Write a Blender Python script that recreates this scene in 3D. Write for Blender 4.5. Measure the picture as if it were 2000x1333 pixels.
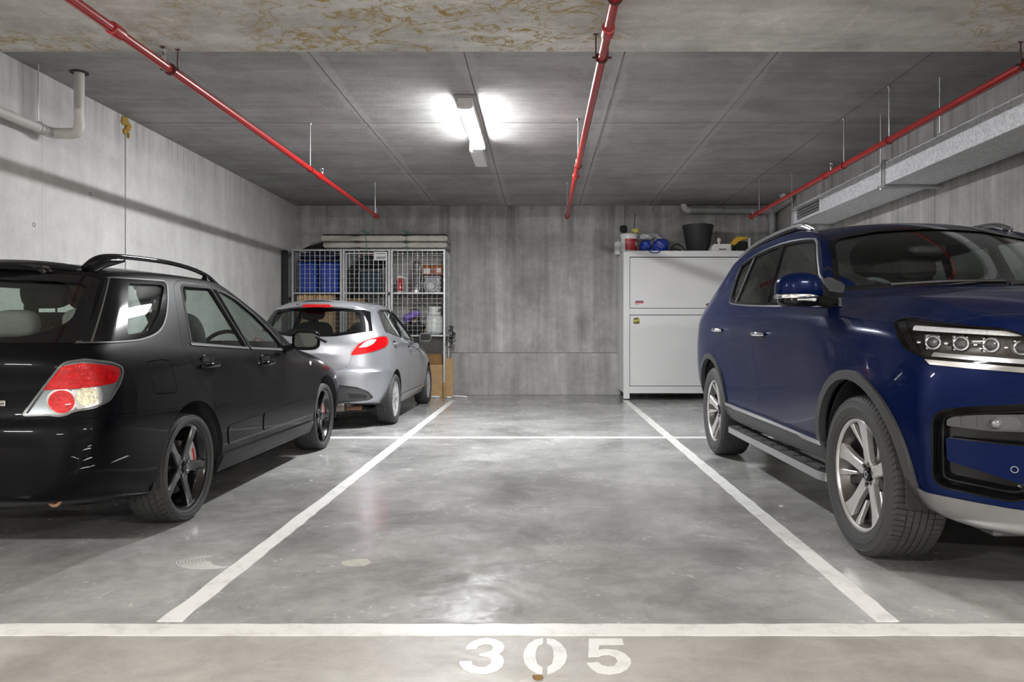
import bpy, bmesh, math, random
import numpy as np
from mathutils import Vector, Matrix
from mathutils.bvhtree import BVHTree

for _o in list(bpy.data.objects): bpy.data.objects.remove(_o)
SC = bpy.context.scene
COL = SC.collection
PI = math.pi

# ------------------------------------------------------------------ camera, world, light
cam_d = bpy.data.cameras.new('camera'); cam = bpy.data.objects.new('camera', cam_d); COL.objects.link(cam)
cam.location = (0, 0, 1.05); cam.rotation_euler = (PI/2, 0, 0)
cam_d.sensor_width = 36; cam_d.lens = 1419/2000*36
cam_d.shift_x = -57/2000; cam_d.shift_y = -14.5/2000
cam_d.clip_start = 0.05; cam_d.clip_end = 100
SC.camera = cam
w = bpy.data.worlds.new('world'); SC.world = w; w.use_nodes = True
w.node_tree.nodes['Background'].inputs[0].default_value = (0.01, 0.01, 0.011, 1)
w.node_tree.nodes['Background'].inputs[1].default_value = 1.0
vs = SC.view_settings
vs.view_transform = 'Standard'; vs.look = 'None'; vs.gamma = 1; vs.use_curve_mapping = False
vs.exposure = 1.05
LAMP_W = 215.0
AISLE_W = 350.0

# ------------------------------------------------------------------ materials
MATS = {}
def mat(name, col, rough=.5, metal=0., coat=0., spec=.5, noise=0., nscale=8., bump=0., bscale=60., emit=None, estr=0., aniso=None):
    if name in MATS: return MATS[name]
    m = bpy.data.materials.new(name); m.use_nodes = True; nt = m.node_tree
    b = nt.nodes['Principled BSDF']
    b.inputs['Base Color'].default_value = (*col, 1); b.inputs['Roughness'].default_value = rough
    b.inputs['Metallic'].default_value = metal; b.inputs['Specular IOR Level'].default_value = spec
    if coat: b.inputs['Coat Weight'].default_value = coat; b.inputs['Coat Roughness'].default_value = .03
    if emit: b.inputs['Emission Color'].default_value = (*emit, 1); b.inputs['Emission Strength'].default_value = estr
    tc = nt.nodes.new('ShaderNodeTexCoord')
    if noise:
        n = nt.nodes.new('ShaderNodeTexNoise'); n.inputs['Scale'].default_value = nscale; n.inputs['Detail'].default_value = 6
        nt.links.new(tc.outputs['Object'], n.inputs['Vector'])
        r = nt.nodes.new('ShaderNodeValToRGB')
        r.color_ramp.elements[0].position = .3; r.color_ramp.elements[1].position = .7
        r.color_ramp.elements[0].color = (*[c*(1-noise) for c in col], 1)
        r.color_ramp.elements[1].color = (*[min(1, c*(1+noise)) for c in col], 1)
        nt.links.new(n.outputs['Fac'], r.inputs['Fac']); nt.links.new(r.outputs['Color'], b.inputs['Base Color'])
    if bump:
        n = nt.nodes.new('ShaderNodeTexNoise'); n.inputs['Scale'].default_value = bscale; n.inputs['Detail'].default_value = 4
        nt.links.new(tc.outputs['Object'], n.inputs['Vector'])
        bp = nt.nodes.new('ShaderNodeBump'); bp.inputs['Strength'].default_value = bump; bp.inputs['Distance'].default_value = .01
        nt.links.new(n.outputs['Fac'], bp.inputs['Height']); nt.links.new(bp.outputs['Normal'], b.inputs['Normal'])
    MATS[name] = m
    return m

def glass(name, tint, refl=1.0, rough=0.0, f0=.04):
    """thin pane: tinted see-through with a Fresnel reflection"""
    if name in MATS: return MATS[name]
    m = bpy.data.materials.new(name); m.use_nodes = True; nt = m.node_tree; nt.nodes.clear()
    o = nt.nodes.new('ShaderNodeOutputMaterial'); mx = nt.nodes.new('ShaderNodeMixShader')
    t = nt.nodes.new('ShaderNodeBsdfTransparent'); t.inputs[0].default_value = (*tint, 1)
    g = nt.nodes.new('ShaderNodeBsdfGlossy'); g.inputs['Roughness'].default_value = rough; g.inputs[0].default_value = (refl, refl, refl, 1)
    lw = nt.nodes.new('ShaderNodeLayerWeight'); lw.inputs['Blend'].default_value = .5
    pw = nt.nodes.new('ShaderNodeMath'); pw.operation = 'POWER'; pw.inputs[1].default_value = 5.0
    f = nt.nodes.new('ShaderNodeMapRange'); f.inputs[3].default_value = f0; f.inputs[4].default_value = 1.0
    nt.links.new(lw.outputs['Facing'], pw.inputs[0]); nt.links.new(pw.outputs[0], f.inputs[0])
    nt.links.new(f.outputs[0], mx.inputs[0]); nt.links.new(t.outputs[0], mx.inputs[1]); nt.links.new(g.outputs[0], mx.inputs[2])
    nt.links.new(mx.outputs[0], o.inputs[0]); MATS[name] = m
    return m

def paint(name, base, flake, rough=.35, flake_amt=.5, coat=.4):
    """car paint: base with fine metallic flake under a clear coat"""
    if name in MATS: return MATS[name]
    m = bpy.data.materials.new(name); m.use_nodes = True; nt = m.node_tree
    b = nt.nodes['Principled BSDF']
    tc = nt.nodes.new('ShaderNodeTexCoord'); v = nt.nodes.new('ShaderNodeTexVoronoi'); v.inputs['Scale'].default_value = 900
    nt.links.new(tc.outputs['Object'], v.inputs['Vector'])
    mx = nt.nodes.new('ShaderNodeMix'); mx.data_type = 'RGBA'
    mx.inputs[6].default_value = (*base, 1); mx.inputs[7].default_value = (*flake, 1)
    sep = nt.nodes.new('ShaderNodeSeparateColor'); nt.links.new(v.outputs['Color'], sep.inputs[0])
    nt.links.new(sep.outputs[0], mx.inputs[0]); nt.links.new(mx.outputs[2], b.inputs['Base Color'])
    b.inputs['Metallic'].default_value = flake_amt; b.inputs['Specular IOR Level'].default_value = .05; b.inputs['Roughness'].default_value = rough
    b.inputs['Coat Weight'].default_value = coat; b.inputs['Coat Roughness'].default_value = .02; b.inputs['Coat IOR'].default_value = 1.25
    MATS[name] = m
    return m

# ------------------------------------------------------------------ mesh builder
def rot_to(d):
    d = Vector(d).normalized()
    return d.to_track_quat('Z', 'Y').to_matrix()
class MB:
    def __init__(s): s.v = []; s.f = []; s.m = []
    def add(s, vs_, fs, mi=0):
        o = len(s.v); s.v += [tuple(p) for p in vs_]; s.f += [tuple(i+o for i in f) for f in fs]; s.m += [mi]*len(fs); return s
    def box(s, c, d, ch=0., R=None, mi=0):
        """box with chamfered edges, centre c, full size d"""
        hx, hy, hz = d[0]/2, d[1]/2, d[2]/2
        ch = min(ch, hx*.98, hy*.98, hz*.98)
        vs_, fs = [], []
        if ch <= 0:
            vs_ = [(x*hx, y*hy, z*hz) for z in (-1, 1) for y in (-1, 1) for x in (-1, 1)]
            fs = [(0,2,3,1),(4,5,7,6),(0,1,5,4),(2,6,7,3),(0,4,6,2),(1,3,7,5)]
        else:
            idx = {}
            for sx in (-1, 1):
                for sy in (-1, 1):
                    for sz in (-1, 1):
                        for a in range(3):
                            p = [sx*hx, sy*hy, sz*hz]
                            for k in range(3):
                                if k != a: p[k] -= (sx, sy, sz)[k]*ch
                            idx[(sx, sy, sz, a)] = len(vs_); vs_.append(p)
            for a in range(3):
                b, c2 = (a+1) % 3, (a+2) % 3
                for sg in (-1, 1):
                    q = []
                    for (u, w_) in ((-1,-1),(1,-1),(1,1),(-1,1)):
                        k = [0,0,0]; k[a] = sg; k[b] = u; k[c2] = w_; q.append(idx[(*k, a)])
                    fs.append(tuple(q if sg > 0 else q[::-1]))
            for a in range(3):
                b, c2 = (a+1) % 3, (a+2) % 3
                for u in (-1, 1):
                    for w_ in (-1, 1):
                        k0 = [0,0,0]; k1 = [0,0,0]; k0[a] = -1; k1[a] = 1; k0[b] = k1[b] = u; k0[c2] = k1[c2] = w_
                        q = (idx[(*k0, b)], idx[(*k1, b)], idx[(*k1, c2)], idx[(*k0, c2)])
                        fs.append(q if u*w_ > 0 else q[::-1])
            for sx in (-1, 1):
                for sy in (-1, 1):
                    for sz in (-1, 1):
                        t = tuple(idx[(sx, sy, sz, a)] for a in range(3)); fs.append(t if sx*sy*sz > 0 else t[::-1])
        if R is not None: vs_ = [R @ Vector(p) for p in vs_]
        return s.add([(p[0]+c[0], p[1]+c[1], p[2]+c[2]) for p in vs_], fs, mi)
    def cyl(s, a, b, r, r2=None, n=16, caps=True, mi=0):
        a = Vector(a); b = Vector(b); r2 = r if r2 is None else r2; R = rot_to(b-a)
        vs_ = []
        for p, q in ((a, r), (b, r2)):
            vs_ += [p + R @ Vector((q*math.cos(2*PI*i/n), q*math.sin(2*PI*i/n), 0)) for i in range(n)]
        fs = [(i, (i+1) % n, n+(i+1) % n, n+i) for i in range(n)]
        if caps: fs += [tuple(range(n-1, -1, -1)), tuple(range(n, 2*n))]
        return s.add(vs_, fs, mi)
    def tube(s, pts, r, n=10, closed=False, mi=0, caps=True):
        P = [Vector(p) for p in pts]; m = len(P); vs_ = []
        up = None
        for i in range(m):
            if closed: t = (P[(i+1) % m]-P[i-1])
            else: t = (P[min(i+1, m-1)]-P[max(i-1, 0)])
            t.normalize()
            if up is None:
                up = Vector((0,0,1)) if abs(t.z) < .9 else Vector((1,0,0))
            up = (up - t*up.dot(t)).normalized(); sd = t.cross(up)
            rr = r[i] if isinstance(r, (list, tuple)) else r
            vs_ += [P[i] + (up*math.cos(2*PI*k/n) + sd*math.sin(2*PI*k/n))*rr for k in range(n)]
        fs = []
        for i in range(m if closed else m-1):
            j = (i+1) % m
            fs += [(i*n+k, i*n+(k+1) % n, j*n+(k+1) % n, j*n+k) for k in range(n)]
        fs = [f[::-1] for f in fs]
        if caps and not closed: fs += [tuple(range(n)), tuple((m-1)*n+k for k in range(n-1, -1, -1))]
        return s.add(vs_, fs, mi)
    def lathe(s, prof, c=(0,0,0), axis='z', n=32, mi=0, closed=False):
        """prof: (r, h) pairs going along the axis"""
        m = len(prof); vs_ = []
        for (r, h) in prof:
            for k in range(n):
                a = 2*PI*k/n; x, y = r*math.cos(a), r*math.sin(a)
                p = (x, y, h) if axis == 'z' else ((h, x, y) if axis == 'x' else (y, h, x))
                vs_.append((p[0]+c[0], p[1]+c[1], p[2]+c[2]))
        fs = []
        for i in range(m if closed else m-1):
            j = (i+1) % m
            fs += [(i*n+k, i*n+(k+1) % n, j*n+(k+1) % n, j*n+k) for k in range(n)]
        if not closed:
            if prof[0][0] > 1e-6: fs.append(tuple(range(n-1, -1, -1)))
            if prof[-1][0] > 1e-6: fs.append(tuple((m-1)*n+k for k in range(n)))
        return s.add(vs_, fs, mi)
    def prism(s, pts, axis, a0, a1, mi=0):
        """2D outline extruded; axis x: pts=(y,z); y: (x,z); z: (x,y)"""
        n = len(pts); vs_ = []
        for a in (a0, a1):
            for (u, v) in pts:
                vs_.append((a, u, v) if axis == 'x' else ((u, a, v) if axis == 'y' else (u, v, a)))
        ar = sum(pts[i][0]*pts[(i+1) % n][1]-pts[(i+1) % n][0]*pts[i][1] for i in range(n))
        fl = (ar > 0) ^ (axis == 'y') ^ (a1 < a0)
        fs = [(i, (i+1) % n, n+(i+1) % n, n+i) for i in range(n)] + [tuple(range(n-1, -1, -1)), tuple(range(n, 2*n))]
        if not fl: fs = [f[::-1] for f in fs]
        return s.add(vs_, fs, mi)
    def sphere(s, c, r, n=16, m=10, mi=0, e=1.0, e2=None, R=None):
        """(super)ellipsoid"""
        r = (r, r, r) if not isinstance(r, (tuple, list)) else r; e2 = e if e2 is None else e2
        pw = lambda x, q: math.copysign(abs(x)**q, x)
        vs_ = []
        for i in range(m+1):
            t = -PI/2+PI*i/m
            for k in range(n):
                a = 2*PI*k/n
                p = Vector((r[0]*pw(math.cos(t), e)*pw(math.cos(a), e2), r[1]*pw(math.cos(t), e)*pw(math.sin(a), e2), r[2]*pw(math.sin(t), e)))
                if R is not None: p = R @ p
                vs_.append((p[0]+c[0], p[1]+c[1], p[2]+c[2]))
        fs = [(i*n+k, i*n+(k+1) % n, (i+1)*n+(k+1) % n, (i+1)*n+k) for i in range(m) for k in range(n)]
        return s.add(vs_, fs, mi)
    def mesh(s, name, mats, smooth=40):
        me = bpy.data.meshes.new(name); me.from_pydata(s.v, [], s.f)
        for mm in (mats if isinstance(mats, (list, tuple)) else [mats]): me.materials.append(mm)
        if any(s.m): me.polygons.foreach_set('material_index', s.m)
        me.validate()
        if smooth is not None:
            me.polygons.foreach_set('use_smooth', [True]*len(me.polygons)); me.set_sharp_from_angle(angle=math.radians(smooth))
        me.update(); return me
    def obj(s, name, mats, parent=None, smooth=40, **kw):
        return link(name, s.mesh(name, mats, smooth), parent, **kw)
def link(name, me, parent=None, **kw):
    o = bpy.data.objects.new(name, me); COL.objects.link(o)
    if parent: o.parent = parent
    for k, v in kw.items(): o[k] = v
    return o
def empty(name, loc, label=None, cat=None, group=None, rz=0., parent=None):
    o = bpy.data.objects.new(name, None); COL.objects.link(o); o.location = loc; o.rotation_euler = (0, 0, rz)
    o.empty_display_size = .1
    if label: o['label'] = label
    if cat: o['category'] = cat
    if group: o['group'] = group
    if parent: o.parent = parent
    return o
def tag(o, label, cat, group=None):
    o['label'] = label; o['category'] = cat
    if group: o['group'] = group
    return o
def rounded(pts, r, n=4):
    """round the corners of a polygon"""
    out = []; m = len(pts)
    for i in range(m):
        p0, p1, p2 = Vector(pts[i-1]), Vector(pts[i]), Vector(pts[(i+1) % m])
        a, b = p0-p1, p2-p1; d = min(r, a.length*.45, b.length*.45)
        if d < 1e-5: out.append(tuple(p1)); continue
        q0, q1 = p1+a.normalized()*d, p1+b.normalized()*d
        for k in range(n+1):
            t = k/n; out.append(tuple(q0*(1-t)**2 + p1*2*t*(1-t) + q1*t*t))
    return out
def spline(pts, n=6, closed=True):
    out = []; m = len(pts); P = [Vector(p) for p in pts]
    for i in range(m if closed else m-1):
        if closed: p0, p1, p2, p3 = P[i-1], P[i], P[(i+1) % m], P[(i+2) % m]
        else: p0, p1, p2, p3 = P[max(i-1, 0)], P[i], P[i+1], P[min(i+2, m-1)]
        for k in range(n):
            t = k/n
            out.append(tuple(.5*((2*p1)+(p2-p0)*t+(2*p0-5*p1+4*p2-p3)*t*t+(3*p1-p0-3*p2+p3)*t**3)))
    if not closed: out.append(tuple(P[-1]))
    return out
def inset(pts, d):
    """offset a polygon inwards by d (outwards when negative)"""
    m = len(pts); ar = sum(pts[i][0]*pts[(i+1) % m][1]-pts[(i+1) % m][0]*pts[i][1] for i in range(m)); sg = 1 if ar > 0 else -1
    out = []
    for i in range(m):
        p0, p1, p2 = Vector(pts[i-1]), Vector(pts[i]), Vector(pts[(i+1) % m])
        e1 = (p1-p0); e2 = (p2-p1)
        if e1.length < 1e-7 or e2.length < 1e-7: out.append(tuple(p1)); continue
        e1.normalize(); e2.normalize()
        n1 = Vector((-e1.y, e1.x))*sg; n2 = Vector((-e2.y, e2.x))*sg; b = n1+n2
        if b.length < 1e-5: out.append(tuple(p1+n1*d)); continue
        b.normalize(); k = d/max(.35, b.dot(n1)); out.append(tuple(p1+b*k))
    return out
def circle(c, r, n=40, ry=None, a0=0., a1=2*PI):
    full = abs(a1-a0-2*PI) < 1e-6; k = n if full else n-1
    return [(c[0]+r*math.cos(a0+(a1-a0)*i/k), c[1]+(ry or r)*math.sin(a0+(a1-a0)*i/k)) for i in range(n)]
def sq(pts): return [(-x, z) for (x, z) in reversed(pts)]
def sym(pts):
    """half outline (x>=0) -> full symmetric outline"""
    return pts + [(-x, z) for (x, z) in reversed(pts) if x > 1e-6]

# ------------------------------------------------------------------ car body kit
class Body:
    """smooth car skin from section stations; panels, glass and trim are cut out of it"""
    def __init__(s, stations, rear, front, creases={}, fit=3, level=3):
        N = len(stations[0]); S = len(stations); verts = []; idx = {}
        def put(key, p):
            x, y, z = p; idx[key+(1,)] = len(verts); verts.append((x, y, z))
            if abs(x) < 1e-6: idx[key+(-1,)] = idx[key+(1,)]
            else: idx[key+(-1,)] = len(verts); verts.append((-x, y, z))
        for i, st in enumerate(stations):
            for j, p in enumerate(st): put(('s', i, j), p)
        for nm, cap in (('r', rear), ('f', front)):
            for j in range(1, N-1):
                put((nm+'m', 0, j), cap['m'][j-1]); put((nm+'c', 0, j), (0, *cap['c'][j-1]))
        F = []
        for sd in (1, -1):
            def quad(a, b, c, d, flip):
                q = [idx[k+(sd,)] for k in (a, b, c, d)]
                if flip ^ (sd < 0): q = q[::-1]
                F.append(q)
            for i in range(S-1):
                for j in range(N-1):
                    quad(('s', i, j), ('s', i+1, j), ('s', i+1, j+1), ('s', i, j+1), False)
            for nm, i, fl in (('r', 0, True), ('f', S-1, False)):
                for j in range(1, N-2):
                    quad(('s', i, j), (nm+'m', 0, j), (nm+'m', 0, j+1), ('s', i, j+1), fl)
                    quad((nm+'m', 0, j), (nm+'c', 0, j), (nm+'c', 0, j+1), (nm+'m', 0, j+1), fl)
                quad(('s', i, 0), (nm+'c', 0, 1), (nm+'m', 0, 1), ('s', i, 1), fl)
                quad(('s', i, N-2), (nm+'m', 0, N-2), (nm+'c', 0, N-2), ('s', i, N-1), fl)
        target = np.array(verts); cage = target.copy()
        me = bpy.data.meshes.new('tmp'); me.from_pydata(verts, [], F)
        at = me.attributes.new('crease_edge', 'FLOAT', 'EDGE')
        ek = {tuple(sorted(e.vertices)): e.index for e in me.edges}
        for key, wt in creases.items():       # key: row j (all stations) or ('st', i) ring or (row j, i0, i1)
            for sd in (1, -1):
                if isinstance(key, int): rng, j = range(S-1), key
                elif key[0] == 'st': continue
                else: j = key[0]; rng = range(key[1], key[2])
                for i in rng:
                    e = ek.get(tuple(sorted((idx[('s', i, j, sd)], idx[('s', i+1, j, sd)]))))
                    if e is not None: at.data[e].value = wt
            if not isinstance(key, int) and key[0] == 'st':
                i = key[1]
                for sd in (1, -1):
                    for j in range(key[2], key[3]):
                        e = ek.get(tuple(sorted((idx[('s', i, j, sd)], idx[('s', i, j+1, sd)]))))
                        if e is not None: at.data[e].value = wt
        o = bpy.data.objects.new('tmp', me); COL.objects.link(o)
        md = o.modifiers.new('s', 'SUBSURF'); md.render_levels = md.levels = 2
        nv = len(verts)
        def ev():
            me.vertices.foreach_set('co', cage.ravel()); me.update()
            bpy.context.view_layer.update(); dg = bpy.context.evaluated_depsgraph_get()
            return bpy.data.meshes.new_from_object(o.evaluated_get(dg))
        for _ in range(fit):
            e = ev(); co = np.empty(len(e.vertices)*3); e.vertices.foreach_get('co', co); co = co.reshape(-1, 3)[:nv]
            cage += .9*(target-co); bpy.data.meshes.remove(e)
        md.levels = level; e = ev()
        s.n = len(e.vertices); co = np.empty(s.n*3); e.vertices.foreach_get('co', co); s.V = co.reshape(-1, 3)
        s.F = np.empty(len(e.polygons)*4, int); e.polygons.foreach_get('vertices', s.F); s.F = s.F.reshape(-1, 4)
        bpy.data.meshes.remove(e); bpy.data.objects.remove(o); bpy.data.meshes.remove(me)
        A = s.V[s.F]; fn = np.cross(A[:, 2]-A[:, 0], A[:, 3]-A[:, 1])
        s.N = np.zeros_like(s.V)
        for k in range(4): np.add.at(s.N, s.F[:, k], fn)
        s.N /= np.linalg.norm(s.N, axis=1)[:, None]+1e-12
        s.bvh = BVHTree.FromPolygons([tuple(p) for p in s.V], [tuple(f) for f in s.F])
    def near(s, p):
        loc, nrm, fi, d = s.bvh.find_nearest(p)
        f = s.F[fi]; P = s.V[f]; q = np.array(loc); d4 = np.linalg.norm(P-q, axis=1)
        # inverse bilinear by least squares on the quad
        a, b, c, e = P; u = v = .5
        for _ in range(3):
            r = (1-u)*(1-v)*a+u*(1-v)*b+u*v*c+(1-u)*v*e-q
            du = (1-v)*(b-a)+v*(c-e); dv = (1-u)*(e-a)+u*(c-b)
            m = np.array([[du@du, du@dv], [du@dv, dv@dv]]); rhs = -np.array([r@du, r@dv])
            det = m[0, 0]*m[1, 1]-m[0, 1]**2
            if abs(det) < 1e-16: break
            u += (rhs[0]*m[1, 1]-rhs[1]*m[0, 1])/det; v += (m[0, 0]*rhs[1]-m[0, 1]*rhs[0])/det
        u = min(1, max(0, u)); v = min(1, max(0, v))
        n = (1-u)*(1-v)*s.N[f[0]]+u*(1-v)*s.N[f[1]]+u*v*s.N[f[2]]+(1-u)*v*s.N[f[3]]
        return Vector(loc), Vector(n).normalized()
    def hit(s, org, d):
        loc, nrm, fi, dist = s.bvh.ray_cast(Vector(org), Vector(d))
        if loc is None: return None
        return s.near(loc)
    def side(s, y, z, sd=1):
        """point and normal on the flank at (y, z)"""
        return s.hit((3*sd, y, z), (-sd, 0, 0))
    def slab(s, o1, o0, lo=None, hi=None):
        F = s.F
        if lo is not None:
            m = .06; vin = np.all((s.V > np.array(lo)-m) & (s.V < np.array(hi)+m), axis=1); F = F[vin[F].any(axis=1)]
        used = np.unique(F); mp = -np.ones(s.n, int); mp[used] = np.arange(len(used)); k = len(used); Fm = mp[F]
        verts = np.vstack([s.V[used]+s.N[used]*o1, s.V[used]+s.N[used]*o0])
        faces = [tuple(f) for f in Fm] + [tuple(f[::-1]+k) for f in Fm]
        ed = {}
        for f in Fm:
            for a, b in ((f[0], f[1]), (f[1], f[2]), (f[2], f[3]), (f[3], f[0])): ed[(a, b)] = 1
        for (a, b) in ed:
            if (b, a) not in ed: faces.append((b, a, a+k, b+k))
        me = bpy.data.meshes.new('slab'); me.from_pydata([tuple(v) for v in verts], [], [tuple(int(i) for i in f) for f in faces])
        return me
    def cut(s, name, spec, mats, parent, o1=0., o0=-.03, minus=(), mirror=False, **kw):
        """spec: a cutter mesh (MB) or None for whole; keep skin inside spec, minus others"""
        lo = hi = None
        if spec is not None:
            P = np.array(spec.v); lo, hi = P.min(0), P.max(0)
        me = s.slab(o1, o0, lo, hi)
        ops = ([('INTERSECT', spec)] if spec is not None else []) + [('DIFFERENCE', c) for c in minus]
        me = boolop(me, ops)
        s.finish(me, o1, mats)
        me.name = name
        return link(name, me, parent, **kw)
    def finish(s, me, o1, mats):
        for m_ in (mats if isinstance(mats, (list, tuple)) else [mats]): me.materials.append(m_)
        two = isinstance(mats, (list, tuple)) and len(mats) > 1
        nv = len(me.vertices); vn = [None]*nv
        for v in me.vertices:
            loc, n = s.near(v.co); vn[v.index] = (n, (v.co-loc).dot(n))
        normals = [None]*len(me.loops); mi = [0]*len(me.polygons)
        for p in me.polygons:
            pn = p.normal; sm = True; sg = 0
            d = [vn[i] for i in p.vertices]
            dots = [pn.dot(q[0]) for q in d]
            if min(dots) > .55: sg = 1
            elif max(dots) < -.55: sg = -1
            outer = sg == 1 and all(abs(q[1]-o1) < .004 for q in d)
            if not outer: mi[p.index] = 1
            for li in p.loop_indices:
                i = me.loops[li].vertex_index
                normals[li] = (vn[i][0]*sg if sg else pn)
        if two: me.polygons.foreach_set('material_index', mi)
        me.polygons.foreach_set('use_smooth', [True]*len(me.polygons))
        me.normals_split_custom_set([tuple(n) for n in normals]); me.update()

def boolop(me, ops):
    for d in list(me.materials): pass
    o = bpy.data.objects.new('b', me); COL.objects.link(o); tmp = [o]; tm = [me]
    for op, c in ops:
        cm = c.mesh('c', [], None) if isinstance(c, MB) else c
        co = bpy.data.objects.new('c', cm); COL.objects.link(co); tmp.append(co); tm.append(cm)
        m = o.modifiers.new('b', 'BOOLEAN'); m.operation = op; m.object = co; m.solver = 'MANIFOLD'
    bpy.context.view_layer.update(); dg = bpy.context.evaluated_depsgraph_get()
    r = bpy.data.meshes.new_from_object(o.evaluated_get(dg))
    for t in tmp: bpy.data.objects.remove(t)
    for t in tm: bpy.data.meshes.remove(t)
    r.materials.clear()
    return r
def px(pts, a0=.2, a1=1.4, both=False):
    m = MB().prism(pts, 'x', a0, a1)
    if both: m.prism(pts, 'x', -a1, -a0)
    return m
def py(pts, a0, a1): return MB().prism(pts, 'y', a0, a1)
def pz(pts, a0, a1): return MB().prism(pts, 'z', a0, a1)
def po(pts, th, a0, a1, both=False):
    """oblique prism: outline (u,z), u along (cos th, sin th), extruded along (sin th, -cos th)"""
    m = MB().prism(pts, 'y', -a1, -a0)
    c, s_ = math.cos(th), math.sin(th)
    m.v = [(u*c-v*s_, u*s_+v*c, z) for (u, v, z) in m.v]
    if both:
        n = len(m.v); f = list(m.f); m.add([(-x, y, z) for (x, y, z) in m.v], [q[::-1] for q in f])
    return m
# ------------------------------------------------------------------ shared materials
mat('tyre', (.045, .045, .046), .75, bump=.15, bscale=180)
mat('black_trim', (.012, .012, .013), .45)
mat('gloss_black', (.004, .004, .005), .06, spec=.3)
mat('rubber', (.015, .015, .015), .8)
mat('chrome', (.8, .8, .82), .12, 1.)
mat('satin_metal', (.55, .56, .58), .32, 1.)
mat('dark_cabin', (.03, .03, .032), .8)
mat('grey_cloth', (.26, .26, .265), .95, bump=.3, bscale=300)
mat('dark_cloth', (.035, .036, .04), .95, bump=.3, bscale=300)
mat('headliner', (.22, .22, .21), .95)
mat('under', (.02, .02, .021), .7)
mat('brake_iron', (.28, .25, .23), .4, 1.)
paint('paint_black', (.0012, .0012, .0018), (.003, .003, .004), .4, .0)
glass('glass_clear', (.95, .97, .96))
glass('glass_green', (.86, .915, .885))
glass('glass_rear', (.84, .88, .855))
glass('lens_clear', (.97, .975, .98), f0=.012)
glass('lens_red', (.80, .01, .012))

mat('dull_trim', (.05, .05, .052), .5, .1)
mat('mirror_dark', (.09, .095, .095), .04, 1.)
mat('trim_grey', (.11, .112, .115), .4, .4)
mat('matte_black', (.008, .008, .008), .9, spec=.08)
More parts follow.
